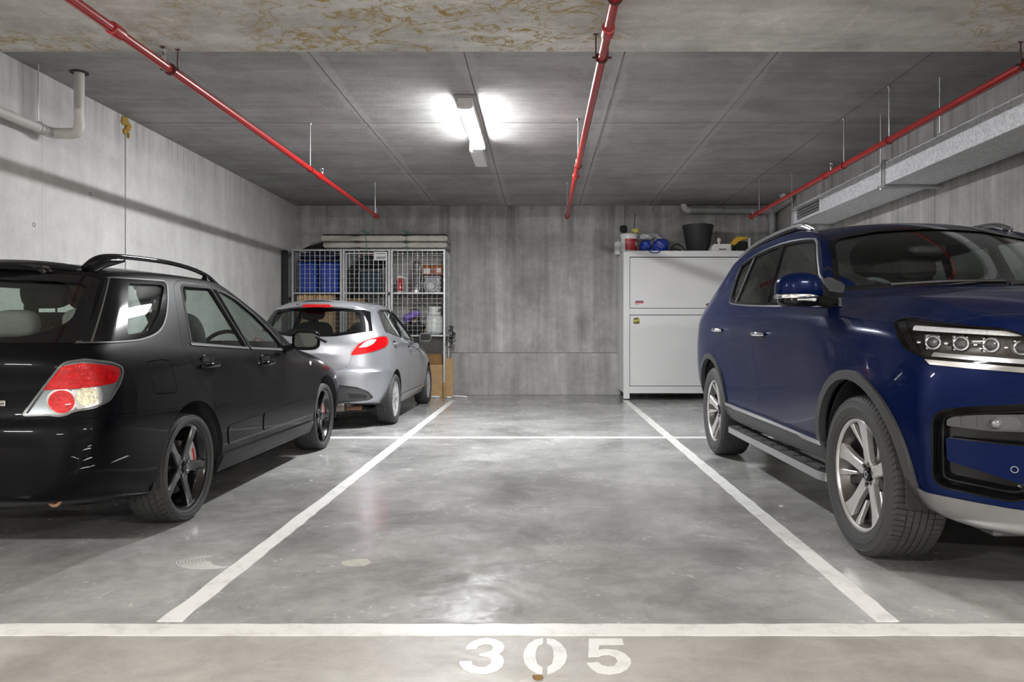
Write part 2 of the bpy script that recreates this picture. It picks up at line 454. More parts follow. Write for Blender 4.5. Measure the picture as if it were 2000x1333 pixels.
# ------------------------------------------------------------------ room shell
def concrete(name, base, warm=(1, .98, .94), streak=None, cloud=.22, dark=.35, rough=.85, spec=.3, stain=None, stain_amt=.0, pores=.25, bump=.25, polish=False, light_patch=.0, seed=0., drip_shade=None, seams=None, patch=(.56, .68), ringw=1.0):
    m = bpy.data.materials.new(name); m.use_nodes = True; nt = m.node_tree; b = nt.nodes['Principled BSDF']; L = nt.links.new
    N = lambda t: nt.nodes.new(t)
    tc = N('ShaderNodeTexCoord')
    def mp(scale, loc=(0, 0, 0)):
        g = N('ShaderNodeMapping'); g.inputs['Scale'].default_value = scale; g.inputs['Location'].default_value = (loc[0]+seed, loc[1]+seed*.7, loc[2])
        L(tc.outputs['Object'], g.inputs['Vector']); return g.outputs[0]
    def noise(vec, sc, det=8, ro=.6, dist=0.):
        n = N('ShaderNodeTexNoise'); n.inputs['Scale'].default_value = sc; n.inputs['Detail'].default_value = det; n.inputs['Roughness'].default_value = ro; n.inputs['Distortion'].default_value = dist
        L(vec, n.inputs['Vector']); return n.outputs['Fac']
    def ramp(f, p0, p1, c0=0., c1=1.):
        r = N('ShaderNodeMapRange'); r.inputs[1].default_value = p0; r.inputs[2].default_value = p1; r.inputs[3].default_value = c0; r.inputs[4].default_value = c1
        L(f, r.inputs[0]); return r.outputs[0]
    def math_(op, a, c):
        q = N('ShaderNodeMath'); q.operation = op
        if isinstance(a, (int, float)): q.inputs[0].default_value = a
        else: L(a, q.inputs[0])
        if isinstance(c, (int, float)): q.inputs[1].default_value = c
        else: L(c, q.inputs[1])
        return q.outputs[0]
    def mix(fac, a, c, mode='MIX'):
        q = N('ShaderNodeMix'); q.data_type = 'RGBA'; q.blend_type = mode
        if isinstance(fac, (int, float)): q.inputs[0].default_value = fac
        else: L(fac, q.inputs[0])
        for i, v in ((6, a), (7, c)):
            if isinstance(v, tuple): q.inputs[i].default_value = (*v, 1)
            else: L(v, q.inputs[i])
        return q.outputs[2]
    iso = mp((1, 1, 1))
    f = ramp(noise(iso, 1.1, 9, .62, .4), .32, .70, 1-cloud, 1+cloud)
    f = math_('MULTIPLY', f, ramp(noise(iso, 7, 8, .7, .6), .3, .7, 1-cloud*.45, 1+cloud*.45))
    if streak:
        sc = streak
        f = math_('MULTIPLY', f, ramp(noise(mp(sc), 1.0, 9, .7), .35, .72, 1+cloud*.3, 1-dark))
        f = math_('MULTIPLY', f, ramp(noise(mp(tuple(k*3.1 for k in sc), (7, 3, 1)), 1.0, 6, .6), .3, .7, 1.08, .90))
    f = math_('MULTIPLY', f, ramp(noise(iso, 90, 3, .5), .3, .7, 1-pores*.35, 1+pores*.25))
    v = N('ShaderNodeTexVoronoi'); v.inputs['Scale'].default_value = 16; L(iso, v.inputs['Vector'])
    f = math_('MULTIPLY', f, ramp(v.outputs['Distance'], .03, .07, 1-pores, 1.))
    col = N('ShaderNodeCombineColor')
    for i in range(3): L(math_('MULTIPLY', f, base*warm[i]), col.inputs[i])
    c = col.outputs[0]
    if stain:
        for (sc_, p0, p1, k) in ((2.6, .535, .60, 1.0), (5.5, .56, .62, .8)):
            ring = noise(mp((1, 1.3, 1), (2, 5, 0)), sc_, 7, .55, 1.6)
            band = math_('MULTIPLY', math_('MULTIPLY', ramp(ring, p0-.01, p0+.014, 0, 1), ramp(ring, p0+.016, p0+.06, 1, 0)), ramp(noise(iso, 11, 6, .65), .36, .54, .15, 1))
            band = math_('MULTIPLY', band, ramp(noise(mp((1,1,1),(1.3,0,0)), .55, 3), .40, .52, 0, stain_amt*k))
            c = mix(band, c, stain)
    if light_patch:
        pt = math_('MULTIPLY', ramp(noise(mp((.6, 1.4, 1), (4, 1, 0)), 2.2, 9, .7, 1.2), patch[0], patch[1], 0, light_patch), 1.0)
        c = mix(pt, c, (.55, .55, .54))
    if drip_shade or seams:
        sx = N('ShaderNodeSeparateXYZ'); L(tc.outputs['Object'], sx.inputs[0])
    if drip_shade:                                 # dark runs below the soffit, on the back wall also painted shade: (z low, z high, amount, streak scale)
        z0_, z1_, am, sc3 = drip_shade
        dn = ramp(noise(mp(sc3, (3, 9, 0)), 1.0, 8, .72), .50, .68, 0, 1)
        c = mix(math_('MULTIPLY', dn, ramp(sx.outputs['Z'], z0_, z1_, 0, am)), c, (base*.22, base*.20, base*.17))
    if seams:                                # pale laitance smears along the board joints
        for x_ in seams:
            d_ = math_('ABSOLUTE', math_('ADD', sx.outputs['X'], -x_), 0)
            wv = ramp(noise(mp((1.2, .8, 1), (x_, 2, 0)), 2.0, 7, .7), .3, .75, .01, .20)
            c = mix(math_('MULTIPLY', ramp(math_('DIVIDE', d_, wv), .6, 1.0, 1, 0), .32), c, (min(1, base*1.5), min(1, base*1.49), min(1, base*1.45)))
    L(c, b.inputs['Base Color'])
    b.inputs['Specular IOR Level'].default_value = spec
    if polish:
        rg = math_('ADD', ramp(noise(iso, 2.2, 9, .7, .8), .3, .7, rough-.10, rough+.14), ramp(noise(iso, 30, 5, .6), .3, .7, -.04, .05))
        L(rg, b.inputs['Roughness'])
    else: b.inputs['Roughness'].default_value = rough
    bp = N('ShaderNodeBump'); bp.inputs['Strength'].default_value = bump; bp.inputs['Distance'].default_value = .01
    hh = math_('ADD', noise(iso, 40, 5, .6), math_('MULTIPLY', noise(iso, 3, 6), 1.2)); L(hh, bp.inputs['Height']); L(bp.outputs[0], b.inputs['Normal'])
    MATS[name] = m; return m
def struct(name, mb, m, smooth=30, **kw):
    o = mb.obj(name, m, None, smooth); o['kind'] = 'structure'
    for k, v in kw.items(): o[k] = v
    return o
XL, XR, YB, ZC, ZD, YD = -4.19, 4.02, 12.42, 3.24, 2.90, 4.77
concrete('floor_bay', .305, (1, .99, .97), cloud=.44, pores=.10, rough=.175, spec=.5, bump=.05, polish=True, light_patch=.16, patch=(.45, .80))
concrete('floor_aisle', .325, (1, .95, .87), cloud=.30, pores=.12, rough=.45, spec=.45, bump=.06, polish=True, light_patch=.35, seed=3, patch=(.48, .72))
concrete('wall_left_c', .60, (1, .988, .96), streak=(1.0, 1.4, .25), cloud=.13, dark=.05, pores=.22, drip_shade=(2.75, 3.3, .6, (1, 7, .5)))
concrete('wall_back_c', .44, (1, .98, .95), streak=(3.2, 1.0, .14), cloud=.30, dark=.42, pores=.3, seed=11, drip_shade=(1.6, 3.4, .8, (5, 1, .2)))  # runs darken the upper wall, painting in the shade there
concrete('wall_low_c', .44, (1, .985, .95), streak=(4.0, 1.0, .3), cloud=.25, dark=.3, pores=.3, seed=17)
concrete('wall_right_c', .48, (1, .98, .94), streak=(1.0, 5.5, .14), cloud=.22, dark=.35, pores=.25, seed=5, drip_shade=(1.8, 3.3, .7, (1, 7, .2)))
concrete('ceiling_c', .37, (1, .98, .95), streak=(.35, 4.0, 1.0), cloud=.20, dark=.18, pores=.2, seed=2, light_patch=.10, seams=(-1.81, -.60, .65, 1.84))
concrete('ceiling_drop_c', .66, (1, .975, .925), streak=(.6, 3.0, 1.0), cloud=.28, dark=.25, pores=.3, stain=(.36, .24, .06), stain_amt=1.0, seed=8)
concrete('aisle_c', .6, (1, .98, .94), cloud=.2)
mat('joint_dark', (.05, .045, .04), .9); mat('fin_dark', (.17, .165, .16), .9, noise=.5, nscale=3)
YJ = 2.628
struct('floor', MB().box((-.085, (YJ+.004+YB+.2)/2, -.1), (XR-XL+.4, YB+.2-YJ-.004, .2)), MATS['floor_bay'])
struct('floor', MB().box((0, (YJ-.004-8)/2, -.1), (26, YJ-.004+8, .2)), MATS['floor_aisle'])
struct('floor', MB().box((0, YJ, -.11), (26, .03, .18)), MATS['joint_dark'])
# left wall in two cast panels with a joint between
wl = struct('wall_left', MB().box((XL-.1, (2.5+7.315)/2, ZC/2), (.2, 7.315-2.5, ZC), .004), MATS['wall_left_c'])
struct('wall_left', MB().box((XL-.1, (7.333+YB)/2, ZC/2), (.2, YB-7.333, ZC), .004), MATS['wall_left_c'])
jo = MB().box((XL-.03, 7.324, ZC/2), (.03, .018, ZC)).obj('joint', MATS['joint_dark'], wl)
rnd = random.Random(4)
mat('foam_yellow', (.42, .26, .06), .9, bump=.6, bscale=60)
fm = MB()
for i in range(9): fm.sphere((XL+.008, 7.324+rnd.uniform(-.05, .05), ZC-.03-.02*i+rnd.uniform(-.01, .01)), (.02, .06-.006*i, .03), 10, 6)
fm.obj('joint_filler', MATS['foam_yellow'], wl, 60)
for y in (6.1, 8.9, 10.2):      # shallow formwork seams
    MB().box((XL+.0005, y, ZC/2), (.003, .006, ZC-.02)).obj('seam', MATS['wall_left_c'], wl)
for (y, z) in ((4.9,1.72),(6.0,1.95),(6.3,1.55),(6.75,2.35),(8.7,1.6),(7.9,1.05)):
    MB().lathe([(.014,-.004),(.014,.001),(.018,.0015),(.018,-.004)], (XL, y, z), 'x', 16, closed=True).obj('tie_hole', MATS['joint_dark'], wl)
# back wall: upper part stands a little proud of the low kerb course
wb = struct('wall_back', MB().box(((XL+XR)/2, YB+.1, (.722+ZC)/2), (XR-XL+.4, .2, ZC-.722), .003), MATS['wall_back_c'])
struct('wall_back', MB().box(((XL+XR)/2, YB+.088, .359), (XR-XL+.4, .2, .718), .006), MATS['wall_low_c'])
for x in (-3.4, -2.72, -1.62, -.98, .35, 1.05, 1.30, 2.2, 3.1):
    MB().box((x, YB-.0003, (.75+ZC)/2), (.006, .004, ZC-.78)).obj('seam', MATS['wall_back_c'], wb)
wr = struct('wall_right', MB().box((XR+.1, (2.5+5.3)/2, ZC/2), (.2, 5.3-2.5, ZC), .004), MATS['wall_right_c'])
struct('wall_right', MB().box((XR+.1, (5.308+7.42)/2, ZC/2), (.2, 7.42-5.308, ZC), .004), MATS['wall_right_c'])
struct('wall_right', MB().box((XR+.1, (7.428+YB)/2, ZC/2), (.2, YB-7.428, ZC), .004), MATS['wall_right_c'])
for y in (5.304, 7.424): MB().box((XR+.03, y, ZC/2), (.03, .01, ZC)).obj('joint', MATS['joint_dark'], wr)
ce = struct('ceiling', MB().box(((XL+XR)/2, (YD-.2+YB+.2)/2, ZC+.1), (XR-XL+.4, YB+.4-YD, .2)), MATS['ceiling_c'])
cd = struct('ceiling', MB().box((0, (-8+YD)/2, ZD+.25), (26, YD+8, .5), .006), MATS['ceiling_drop_c'])
# plywood formwork fins left on the soffits
for x in (-3.0, -1.81, -.60, .65, 1.84, 3.05):
    MB().prism([(x-.010, ZC+.01), (x-.006, ZC-.0015), (x+.004, ZC-.002), (x+.010, ZC+.01)], 'y', YD, YB).obj('formwork_fin', MATS['fin_dark'], ce)
for y in (5.14, 7.54, 9.94): MB().box(((XL+XR)/2, y, ZC-.0005), (XR-XL, .007, .004)).obj('formwork_fin', MATS['fin_dark'], ce)
for x in (-2.87, -1.66, -.56, .66, 1.85, 3.0):
    MB().prism([(x-.008, ZD+.01), (x-.004, ZD-.002), (x+.004, ZD-.003), (x+.008, ZD+.01)], 'y', .5, YD-.01).obj('formwork_fin', MATS['ceiling_drop_c'], cd)
# the aisle behind the viewpoint
for nm, c, d in (('wall_rear', (0, -8.1, 1.6), (26, .2, 3.4)), ('wall_aisle_left', (-13.1, -2.75, 1.6), (.2, 10.6, 3.4)), ('wall_aisle_right', (13.1, -2.75, 1.6), (.2, 10.6, 3.4)),
                 ('wall_aisle_front', (-8.7, 2.6, 1.6), (8.8, .2, 3.4)), ('wall_aisle_far', (8.6, 2.6, 1.6), (8.8, .2, 3.4))):
    struct(nm, MB().box(c, d), MATS['aisle_c'])

# ------------------------------------------------------------------ light fittings
mat('enamel', (.80, .80, .80), .35)
mat('tube_on', (1, 1, 1), .4, emit=(.97, .985, 1.0), estr=LAMP_W)
mat('tube_aisle', (1, 1, 1), .4, emit=(1.0, .975, .94), estr=AISLE_W)
def fitting(c, ln, mtube, label, along_x=False, box=True):
    """surface batten with a bulged acrylic diffuser; c = centre of its base on the soffit"""
    g = empty('ceiling_light', c, label, 'light', rz=PI/2 if along_x else 0)
    MB().box((0, 0, -.012), (.20, ln+.06, .022), .004).obj('base_plate', mat('enamel_grey', (.38,.38,.38), .4), g)
    MB().box((0, 0, -.062), (.142, ln+.02, .078), .006).obj('housing', MATS['enamel'], g)
    pr = [(-.068, -.100), (-.066, -.108), (-.056, -.117), (-.03, -.122), (.03, -.122), (.056, -.117), (.066, -.108), (.068, -.100)]
    MB().prism(pr, 'y', -ln/2, ln/2).obj('diffuser', mtube, g, 60)
    for s in (-1, 1):
        MB().prism([(p[0]*1.06, p[1]*1.02+.001) for p in pr], 'y', s*ln/2-.025, s*ln/2+.025).obj('end_cap', MATS['enamel'], g, 30)
        for x in (-.024, .024): MB().box((x, s*(ln/2-.10), -.124), (.014, .02, .006), .002).obj('clip', MATS['satin_metal'], g)
    return g
L1 = fitting((-.70, 7.42, ZC), 1.50, MATS['tube_on'], 'lit white fluorescent batten light on the concrete ceiling')
eb = empty('battery_box', (-.74, 8.62, ZC), 'plain white box on the ceiling behind the lit batten light', 'box')
MB().box((0, 0, -.06), (.15, .80, .12), .008).obj('case', MATS['enamel'], eb)
MB().box((0, .0, -.1225), (.13, .7, .005), .002).obj('cover', MATS['enamel'], eb)
for i, (x, y) in enumerate(((-3.4, -1.2), (3.4, -1.2), (-8.5, -1.2), (8.5, -1.2), (0, -5.2))):
    fitting((x, y, ZD), 1.2, MATS['tube_aisle'], ['aisle batten light above the left bays', 'aisle batten light above the right bays', 'aisle batten light far along on the left', 'aisle batten light far along on the right', 'aisle batten light near the rear wall'][i], True)

# ------------------------------------------------------------------ floor paint
def worn(name, col, under, amt):
    m = bpy.data.materials.new(name); m.use_nodes = True; nt = m.node_tree; b = nt.nodes['Principled BSDF']; L = nt.links.new
    tc = nt.nodes.new('ShaderNodeTexCoord'); n = nt.nodes.new('ShaderNodeTexNoise'); n.inputs['Scale'].default_value = 9; n.inputs['Detail'].default_value = 12; n.inputs['Roughness'].default_value = .75
    L(tc.outputs['Object'], n.inputs['Vector'])
    r = nt.nodes.new('ShaderNodeMapRange'); r.inputs[1].default_value = .5; r.inputs[2].default_value = .72; r.inputs[3].default_value = 0; r.inputs[4].default_value = amt; L(n.outputs['Fac'], r.inputs[0])
    mx = nt.nodes.new('ShaderNodeMix'); mx.data_type = 'RGBA'; mx.inputs[6].default_value = (*col, 1); mx.inputs[7].default_value = (*under, 1); L(r.outputs[0], mx.inputs[0]); L(mx.outputs[2], b.inputs['Base Color'])
    b.inputs['Roughness'].default_value = .45; MATS[name] = m; return m
worn('line_paint', (.72, .72, .70), (.36, .355, .34), .75)
worn('line_paint_b', (.68, .675, .65), (.33, .315, .29), .7)
def strip(pts, label, t=.0022):
    o = MB().prism(pts, 'z', .0, t).obj('parking_line', MATS['line_paint'], None, None); tag(o, label, 'floor marking'); return o
def wob(a, b, wd, n=40, seed=1):
    r = random.Random(seed); a = Vector(a); b = Vector(b); t = (b-a).normalized(); nn = Vector((-t.y, t.x))
    l = [a+(b-a)*i/n+nn*(wd/2+r.uniform(-.004, .004)) for i in range(n+1)]; q = [a+(b-a)*i/n-nn*(wd/2+r.uniform(-.004, .004)) for i in range(n+1)]
    return [tuple(p) for p in q]+[tuple(p) for p in reversed(l)]
strip(wob((-1.352, 2.645), (-1.385, 11.40), .088, 90, 2), 'long white bay line running back beside the black wagon')
strip(wob((1.262, 2.645), (1.325, 11.42), .088, 90, 3), 'long white bay line running back beside the blue SUV')
strip(wob((-4.19, 7.33), (4.02, 7.33), .12, 70, 4), 'thin white line across the bay ahead of the back wall', .0014)
o = MB().prism(wob((-4.9, 2.574), (4.9, 2.570), .100, 120, 5), 'z', 0, .0022).obj('parking_line', MATS['line_paint_b'], None, None)
tag(o, 'broad white line across the mouth of the bays, above the number', 'floor marking')
def ground(px_, py_): return ((px_-1057)*1.05/(py_-652), 1490/(py_-652))
def digit(parts, label):
    g = MB()
    for p in parts:
        q = [ground(860+u*.21, 1220+v*.21) for (u, v) in p]; g.prism(q, 'z', 0, .0022)
    o = g.obj('painted_digit', MATS['line_paint_b'], None, None); tag(o, label, 'number')
    return o
digit([[(235,235),(255,200),(300,165),(370,140),(440,135),(520,148),(575,175),(597,215),(585,255),(545,280),(580,310),(592,350),(580,400),(530,440),(450,465),(360,468),(270,452),(205,415),(178,375),(180,350),(290,348),(300,385),(350,405),(420,405),(465,375),(475,335),(440,310),(365,300),(360,280),(430,268),(480,250),(490,215),(460,190),(400,190),(350,215),(340,235)]],
      'white stencilled digit 3, first of the bay number on the floor')
zz = [[(955,135),(880,150),(820,190),(780,250),(772,310),(785,370),(830,425),(890,460),(950,470),(950,408),(900,375),(885,310),(890,250),(910,210),(955,185)], [(990,135),(1060,145),(1120,185),(1165,240),(1180,300),(1165,360),(1120,415),(1060,450),(995,470),(995,405),(1040,375),(1055,310),(1050,250),(1030,205),(990,185)]]
zr = empty('painted_digit', (0, 0, 0), 'white stencilled digit 0 in two halves painted on the floor', 'number')
for h_ in zz: MB().prism([ground(860+u*.21, 1220+v*.21) for (u, v) in h_], 'z', 0, .0022).obj('half', MATS['line_paint_b'], zr, None)
digit([[(1380,140),(1690,138),(1705,190),(1480,195),(1470,245),(1540,235),(1640,245),(1720,280),(1770,330),(1775,375),(1740,420),(1670,455),(1570,470),(1460,455),(1390,405),(1360,365),(1470,358),(1500,385),(1560,400),(1620,392),(1650,350),(1625,310),(1570,288),(1510,290),(1470,305),(1375,308)]],
      'white stencilled digit 5, last of the bay number on the floor')
# scraps on the floor
def scrap(px_, py_, sz, m, label, nm='scrap', cat='scrap', seed=0, t=.003):
    r = random.Random(seed); x, y = ground(px_, py_); n = 7
    pts = [(x+sz*r.uniform(.6, 1)*math.cos(2*PI*i/n), y+sz*r.uniform(.5, .9)*math.sin(2*PI*i/n)) for i in range(n)]
    q = MB().prism(pts, 'z', .0, t); q.v = [(a, b, c+(abs(a-x)*.25 if c > .002 else 0)) for (a, b, c) in q.v]
    tag(q.obj(nm, m, None, None), label, cat)
mat('paper', (.62, .61, .58), .8); mat('leaf', (.22, .12, .04), .8)
scrap(1051, 1326, .022, MATS['leaf'], 'brown dry leaf fragment on the floor below the digit 0', 'dry_leaf', 'leaf', 1)
mat('filler_tan', (.36, .335, .29), .5, noise=.15, nscale=20); mat('chalk', (.50, .50, .49), .7)
scrap(697, 1100, .085, MATS['filler_tan'], 'pale tan filler patch on the floor just right of the left bay line', 'filler_patch', 'patch', 9, .001)
ch_ = MB(); c0 = ground(425, 1092)
for i in range(9):
    r0 = .05+.012*i; aa = np.linspace(2.2+.15*i, 4.6+.1*i, 16)
    pts = [(c0[0]+r0*1.2*math.cos(a), c0[1]+r0*math.sin(a)) for a in aa]+[(c0[0]+(r0*1.2+.003)*math.cos(a), c0[1]+(r0+.003)*math.sin(a)) for a in aa[::-1]]
    ch_.prism(pts, 'z', 0, .0012)
o = ch_.obj('chalk_scuff', MATS['chalk'], None, None); o['kind'] = 'stuff'; tag(o, 'faint white scuff swirl on the floor left of the bay line', 'scuff')
scrap(628, 892, .022, MATS['paper'], 'white paper scrap on the floor beside the black front wheel', seed=2)
scrap(608, 940, .018, MATS['paper'], 'white chip on the floor beside the wagon, left of the bay line', seed=3)
scrap(1527, 990, .016, MATS['paper'], 'white chip on the floor between bay line and blue SUV', seed=4)
scrap(995, 916, .012, MATS['paper'], 'tiny pale chip in the middle of the empty bay', seed=5)

# ------------------------------------------------------------------ services under the soffit
mat('pipe_red', (.36, .008, .008), .35, coat=.15, noise=.12, nscale=6)
mat('pipe_red_dark', (.20, .012, .012), .5)
mat('bracket_dark', (.06, .02, .02), .6); mat('zinc', (.52, .53, .54), .42, .9, noise=.1, nscale=14)
mat('pvc_white', (.56, .55, .52), .4, noise=.06, nscale=10)
mat('pvc_grey', (.36, .365, .37), .4, noise=.06, nscale=10)
def red_pipe(x, y0, y1, label, rods, heads, clamps, z=2.76, r=.027):
    g = empty('sprinkler_pipe', (x, 0, z), label, 'pipe')
    MB().tube([(0, y0+(y1-y0)*i/12, 0) for i in range(13)], r, 18).obj('pipe', MATS['pipe_red'], g, 60)
    for y in (y0+1.6, 4.1, 7.9):
        if y < y1: MB().lathe([(r,-.05),(r+.010,-.045),(r+.012,0),(r+.010,.045),(r,.05)], (0, y, 0), 'y', 20).obj('coupling', MATS['pipe_red'], g, 40)
    MB().lathe([(r,-.03),(r+.008,-.03),(r+.008,.012),(r*.6,.02),(.0001,.022)], (0, y1, 0), 'y', 20).obj('end_cap', MATS['pipe_red_dark'], g, 40)
    for y in rods:
        h = MB().cyl((0, y, r), (0, y, ZC-z), .005, n=8).obj('hanger_rod', MATS['zinc'], g)
        MB().tube([((r+.006)*math.cos(a), y, (r+.006)*math.sin(a)) for a in [2*PI*i/16 for i in range(16)]], .005, 6, True).obj('clamp_ring', MATS['pipe_red_dark'], h)
        MB().cyl((0, y, ZC-z-.02), (0, y, ZC-z), .016, n=10).obj('anchor', MATS['zinc'], h)
    for y in heads:
        h = MB().cyl((0, y, r-.006), (0, y, r+.03), .016, .013, n=12)
        h.cyl((-.012, y, r+.03), (-.012, y, r+.065), .0025, n=6).cyl((.012, y, r+.03), (.012, y, r+.065), .0025, n=6).cyl((0, y, r+.064), (0, y, r+.068), .018, n=14)
        h.obj('sprinkler_head', MATS['satin_metal'], g)
    for y in clamps:
        zt = (ZD if y < YD else ZC)-z
        h = MB()
        for s in (-1, 1): h.box((s*(r+.012), y+s*.02, zt*.35), (.009, .014, zt*.7), .002).cyl((s*(r+.012), y+s*.02, zt*.6), (s*(r+.012), y+s*.02, zt), .005, n=8).box((s*(r+.012), y+s*.02, zt-.004), (.03, .016, .006), .002).box((s*(r+.022), y, .0), (.022, .02, .010), .002)
        h.tube([((r+.006)*math.cos(a), y, (r+.006)*math.sin(a)) for a in [2*PI*i/16 for i in range(16)]], .007, 6, True)
        h.obj('bracket', MATS['bracket_dark'], g)
    return g
red_pipe(-2.40, .5, 10.62, 'red sprinkler pipe nearest the left wall', (7.55, 10.5), (4.62, 7.95, 10.56), (4.70,))
red_pipe(.376, .5, 10.62, 'red sprinkler pipe over the empty bay, near the ceiling centre', (7.40, 10.50), (4.30, 7.55, 10.56), (4.50, 3.7))
red_pipe(3.075, .5, 10.62, 'red sprinkler pipe on the right, beside the metal duct', (6.42, 7.38, 10.25), (4.45, 7.7, 10.56), (4.62,))
# white drain pipe, left
dp = empty('drain_pipe', (-3.865, 6.08, 2.73), 'white plastic drain pipe dropping from the ceiling along the left wall', 'pipe')
r_ = .039
MB().cyl((0, 0, .06), (0, 0, ZC-2.73), r_, n=20).obj('riser', MATS['pvc_white'], dp, 60)
MB().lathe([(.07, 0), (.07, .012), (.045, .014), (.045, 0)], (0, 0, ZC-2.73-.012), 'z', 24, closed=True).obj('collar', MATS['joint_dark'], dp)
MB().tube(spline([(0,0,.10),(0,0,.04),(-.025,0,.004),(-.07,0,-.004),(-.12,0,-.004)], 5, False), r_+.006, 18).obj('elbow', MATS['pvc_white'], dp, 60)
MB().tube(spline([(-.11,0,-.004),(-.17,0,-.004),(-.215,-.02,-.004),(-.225,-.07,-.004),(-.225,-.13,-.004)], 5, False), r_+.006, 18).obj('elbow', MATS['pvc_white'], dp, 60)
MB().tube([(-.225,-.12,-.004),(-.225,-1.4,.004),(-.225,-3.2,.012)], r_, 20).obj('run', MATS['pvc_white'], dp, 60)
ph = MB().cyl((-.225,-.17,.04), (-.225,-.17,ZC-2.73), .005, n=8).obj('hanger_rod', MATS['zinc'], dp)
MB().tube([(-.225+(r_+.005)*math.cos(a), -.17, (r_+.005)*math.sin(a)) for a in [2*PI*i/18 for i in range(18)]], .005, 6, True).obj('clamp_ring', MATS['zinc'], ph)
# grey drain pipe along the back wall
dg = empty('drain_pipe', (2.55, 12.30, 3.15), 'grey plastic drain pipe along the top of the back wall, right corner', 'pipe')
r_ = .05
MB().tube(spline([(-.13,0,.09),(-.125,0,.04),(-.085,0,-.002),(-.03,0,-.012)], 5, False), r_+.006, 18).obj('elbow', MATS['pvc_white'], dg, 60)
MB().tube([(-.05,0,-.012),(.6,0,-.016),(1.33,0,-.02)], r_, 20).obj('run', MATS['pvc_grey'], dg, 60)
MB().tube([(.55+(0), (r_+.006)*math.cos(a), -.015+(r_+.006)*math.sin(a)) for a in [2*PI*i/18 for i in range(18)]], .006, 6, True).obj('clamp_ring', MATS['zinc'], dg)
MB().cyl((1.36,0,.03), (1.36,0,-2.2), r_, n=20).obj('downpipe', MATS['pvc_grey'], dg, 60)
MB().cyl((1.36,0,-.08), (1.36,0,-.22), r_+.007, n=20).obj('socket', MATS['pvc_grey'], dg, 60)
MB().tube(spline([(1.22,0,-.02),(1.36,-.01,-.015),(1.40,-.08,.0),(1.41,-.20,.02)], 5, False), r_+.008, 18).obj('tee', MATS['pvc_grey'], dg, 60)
MB().tube(spline([(1.41,-.16,.01),(1.41,-.5,.015),(1.38,-.72,.02)], 5, False), r_, 18).obj('branch', MATS['pvc_grey'], dg, 60)
MB().tube(spline([(1.38,-.70,.02),(1.34,-.84,.025),(1.26,-.92,.05),(1.22,-.94,.10)], 5, False), r_+.006, 18).obj('elbow', MATS['pvc_white'], dg, 60)
# conduits on the back wall
for (x, z0, lb) in ((-2.055, 2.2, 'thin grey conduit on the back wall above the cage'), (1.41, 2.3, 'thin grey conduit on the back wall above the paint bucket')):
    q = MB().cyl((x, YB-.014, z0), (x, YB-.014, ZC), .010, n=10)
    o = q.obj('conduit', MATS['pvc_grey'], None, 60); tag(o, lb, 'conduit')
# galvanised duct on the right
def galv():
    m = bpy.data.materials.new('galvanised'); m.use_nodes = True; nt = m.node_tree; b = nt.nodes['Principled BSDF']; L = nt.links.new
    tc = nt.nodes.new('ShaderNodeTexCoord'); v = nt.nodes.new('ShaderNodeTexVoronoi'); v.inputs['Scale'].default_value = 55; L(tc.outputs['Object'], v.inputs['Vector'])
    s = nt.nodes.new('ShaderNodeSeparateColor'); L(v.outputs['Color'], s.inputs[0])
    r = nt.nodes.new('ShaderNodeMapRange'); r.inputs[3].default_value = .62; r.inputs[4].default_value = .88; L(s.outputs[0], r.inputs[0])
    c = nt.nodes.new('ShaderNodeCombineColor')
    for i, k in enumerate((.97, .99, 1.03)):
        q = nt.nodes.new('ShaderNodeMath'); q.operation = 'MULTIPLY'; q.inputs[1].default_value = k; L(r.outputs[0], q.inputs[0]); L(q.outputs[0], c.inputs[i])
    L(c.outputs[0], b.inputs['Base Color']); b.inputs['Metallic'].default_value = .15
    r2 = nt.nodes.new('ShaderNodeMapRange'); r2.inputs[3].default_value = .32; r2.inputs[4].default_value = .52; L(s.outputs[1], r2.inputs[0]); L(r2.outputs[0], b.inputs['Roughness'])
    MATS['galv'] = m
galv()
X0, X1, Z0, Z1 = 3.437, 3.95, 2.54, 2.765
du = empty('air_duct', (0, 0, 0), 'galvanised rectangular air duct with an end grille along the right wall', 'duct')
def duct_sec(y0, y1):
    MB().box(((X0+X1)/2, (y0+y1)/2, (Z0+Z1)/2), (X1-X0, y1-y0, Z1-Z0), .004).obj('duct_section', MATS['galv'], du)
duct_sec(2.7, 4.35); duct_sec(4.38, 7.255); duct_sec(7.305, 8.93)
for y in (4.365, 7.28):
    fl = MB().box(((X0+X1)/2, y, (Z0+Z1)/2), (X1-X0+.05, .034, Z1-Z0+.05), .003).obj('flange', MATS['zinc'], du)
# grille box: open frame with louvres on the side facing the bay
gb = MB()
gb.box((X0+.006, 8.955, (Z0+Z1)/2), (.016, .05, Z1-Z0), .002).box((X0+.006, 9.86, (Z0+Z1)/2), (.016, .14, Z1-Z0), .002)
gb.box((X0+.006, 9.38, Z1-.018), (.014, .80, .036), .002).box((X0+.006, 9.38, Z0+.018), (.014, .80, .036), .002)
gb.box(((X0+X1)/2, 9.43, Z1-.004), (X1-X0, 1.0, .008)).box(((X0+X1)/2, 9.43, Z0+.004), (X1-X0, 1.0, .008)).box(((X0+X1)/2, 9.926, (Z0+Z1)/2), (X1-X0, .008, Z1-Z0)).box((X1-.004, 9.43, (Z0+Z1)/2), (.008, 1.0, Z1-Z0))
gb.obj('grille_box', MATS['galv'], du)
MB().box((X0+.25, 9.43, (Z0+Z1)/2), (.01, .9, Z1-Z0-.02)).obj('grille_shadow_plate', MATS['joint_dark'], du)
for i in range(4):
    MB().box((X0+.02, 9.38, Z0+.058+i*.037), (.045, .80, .005), 0, Matrix.Rotation(.6, 3, 'Y')).obj('louvre', MATS['zinc'], du)
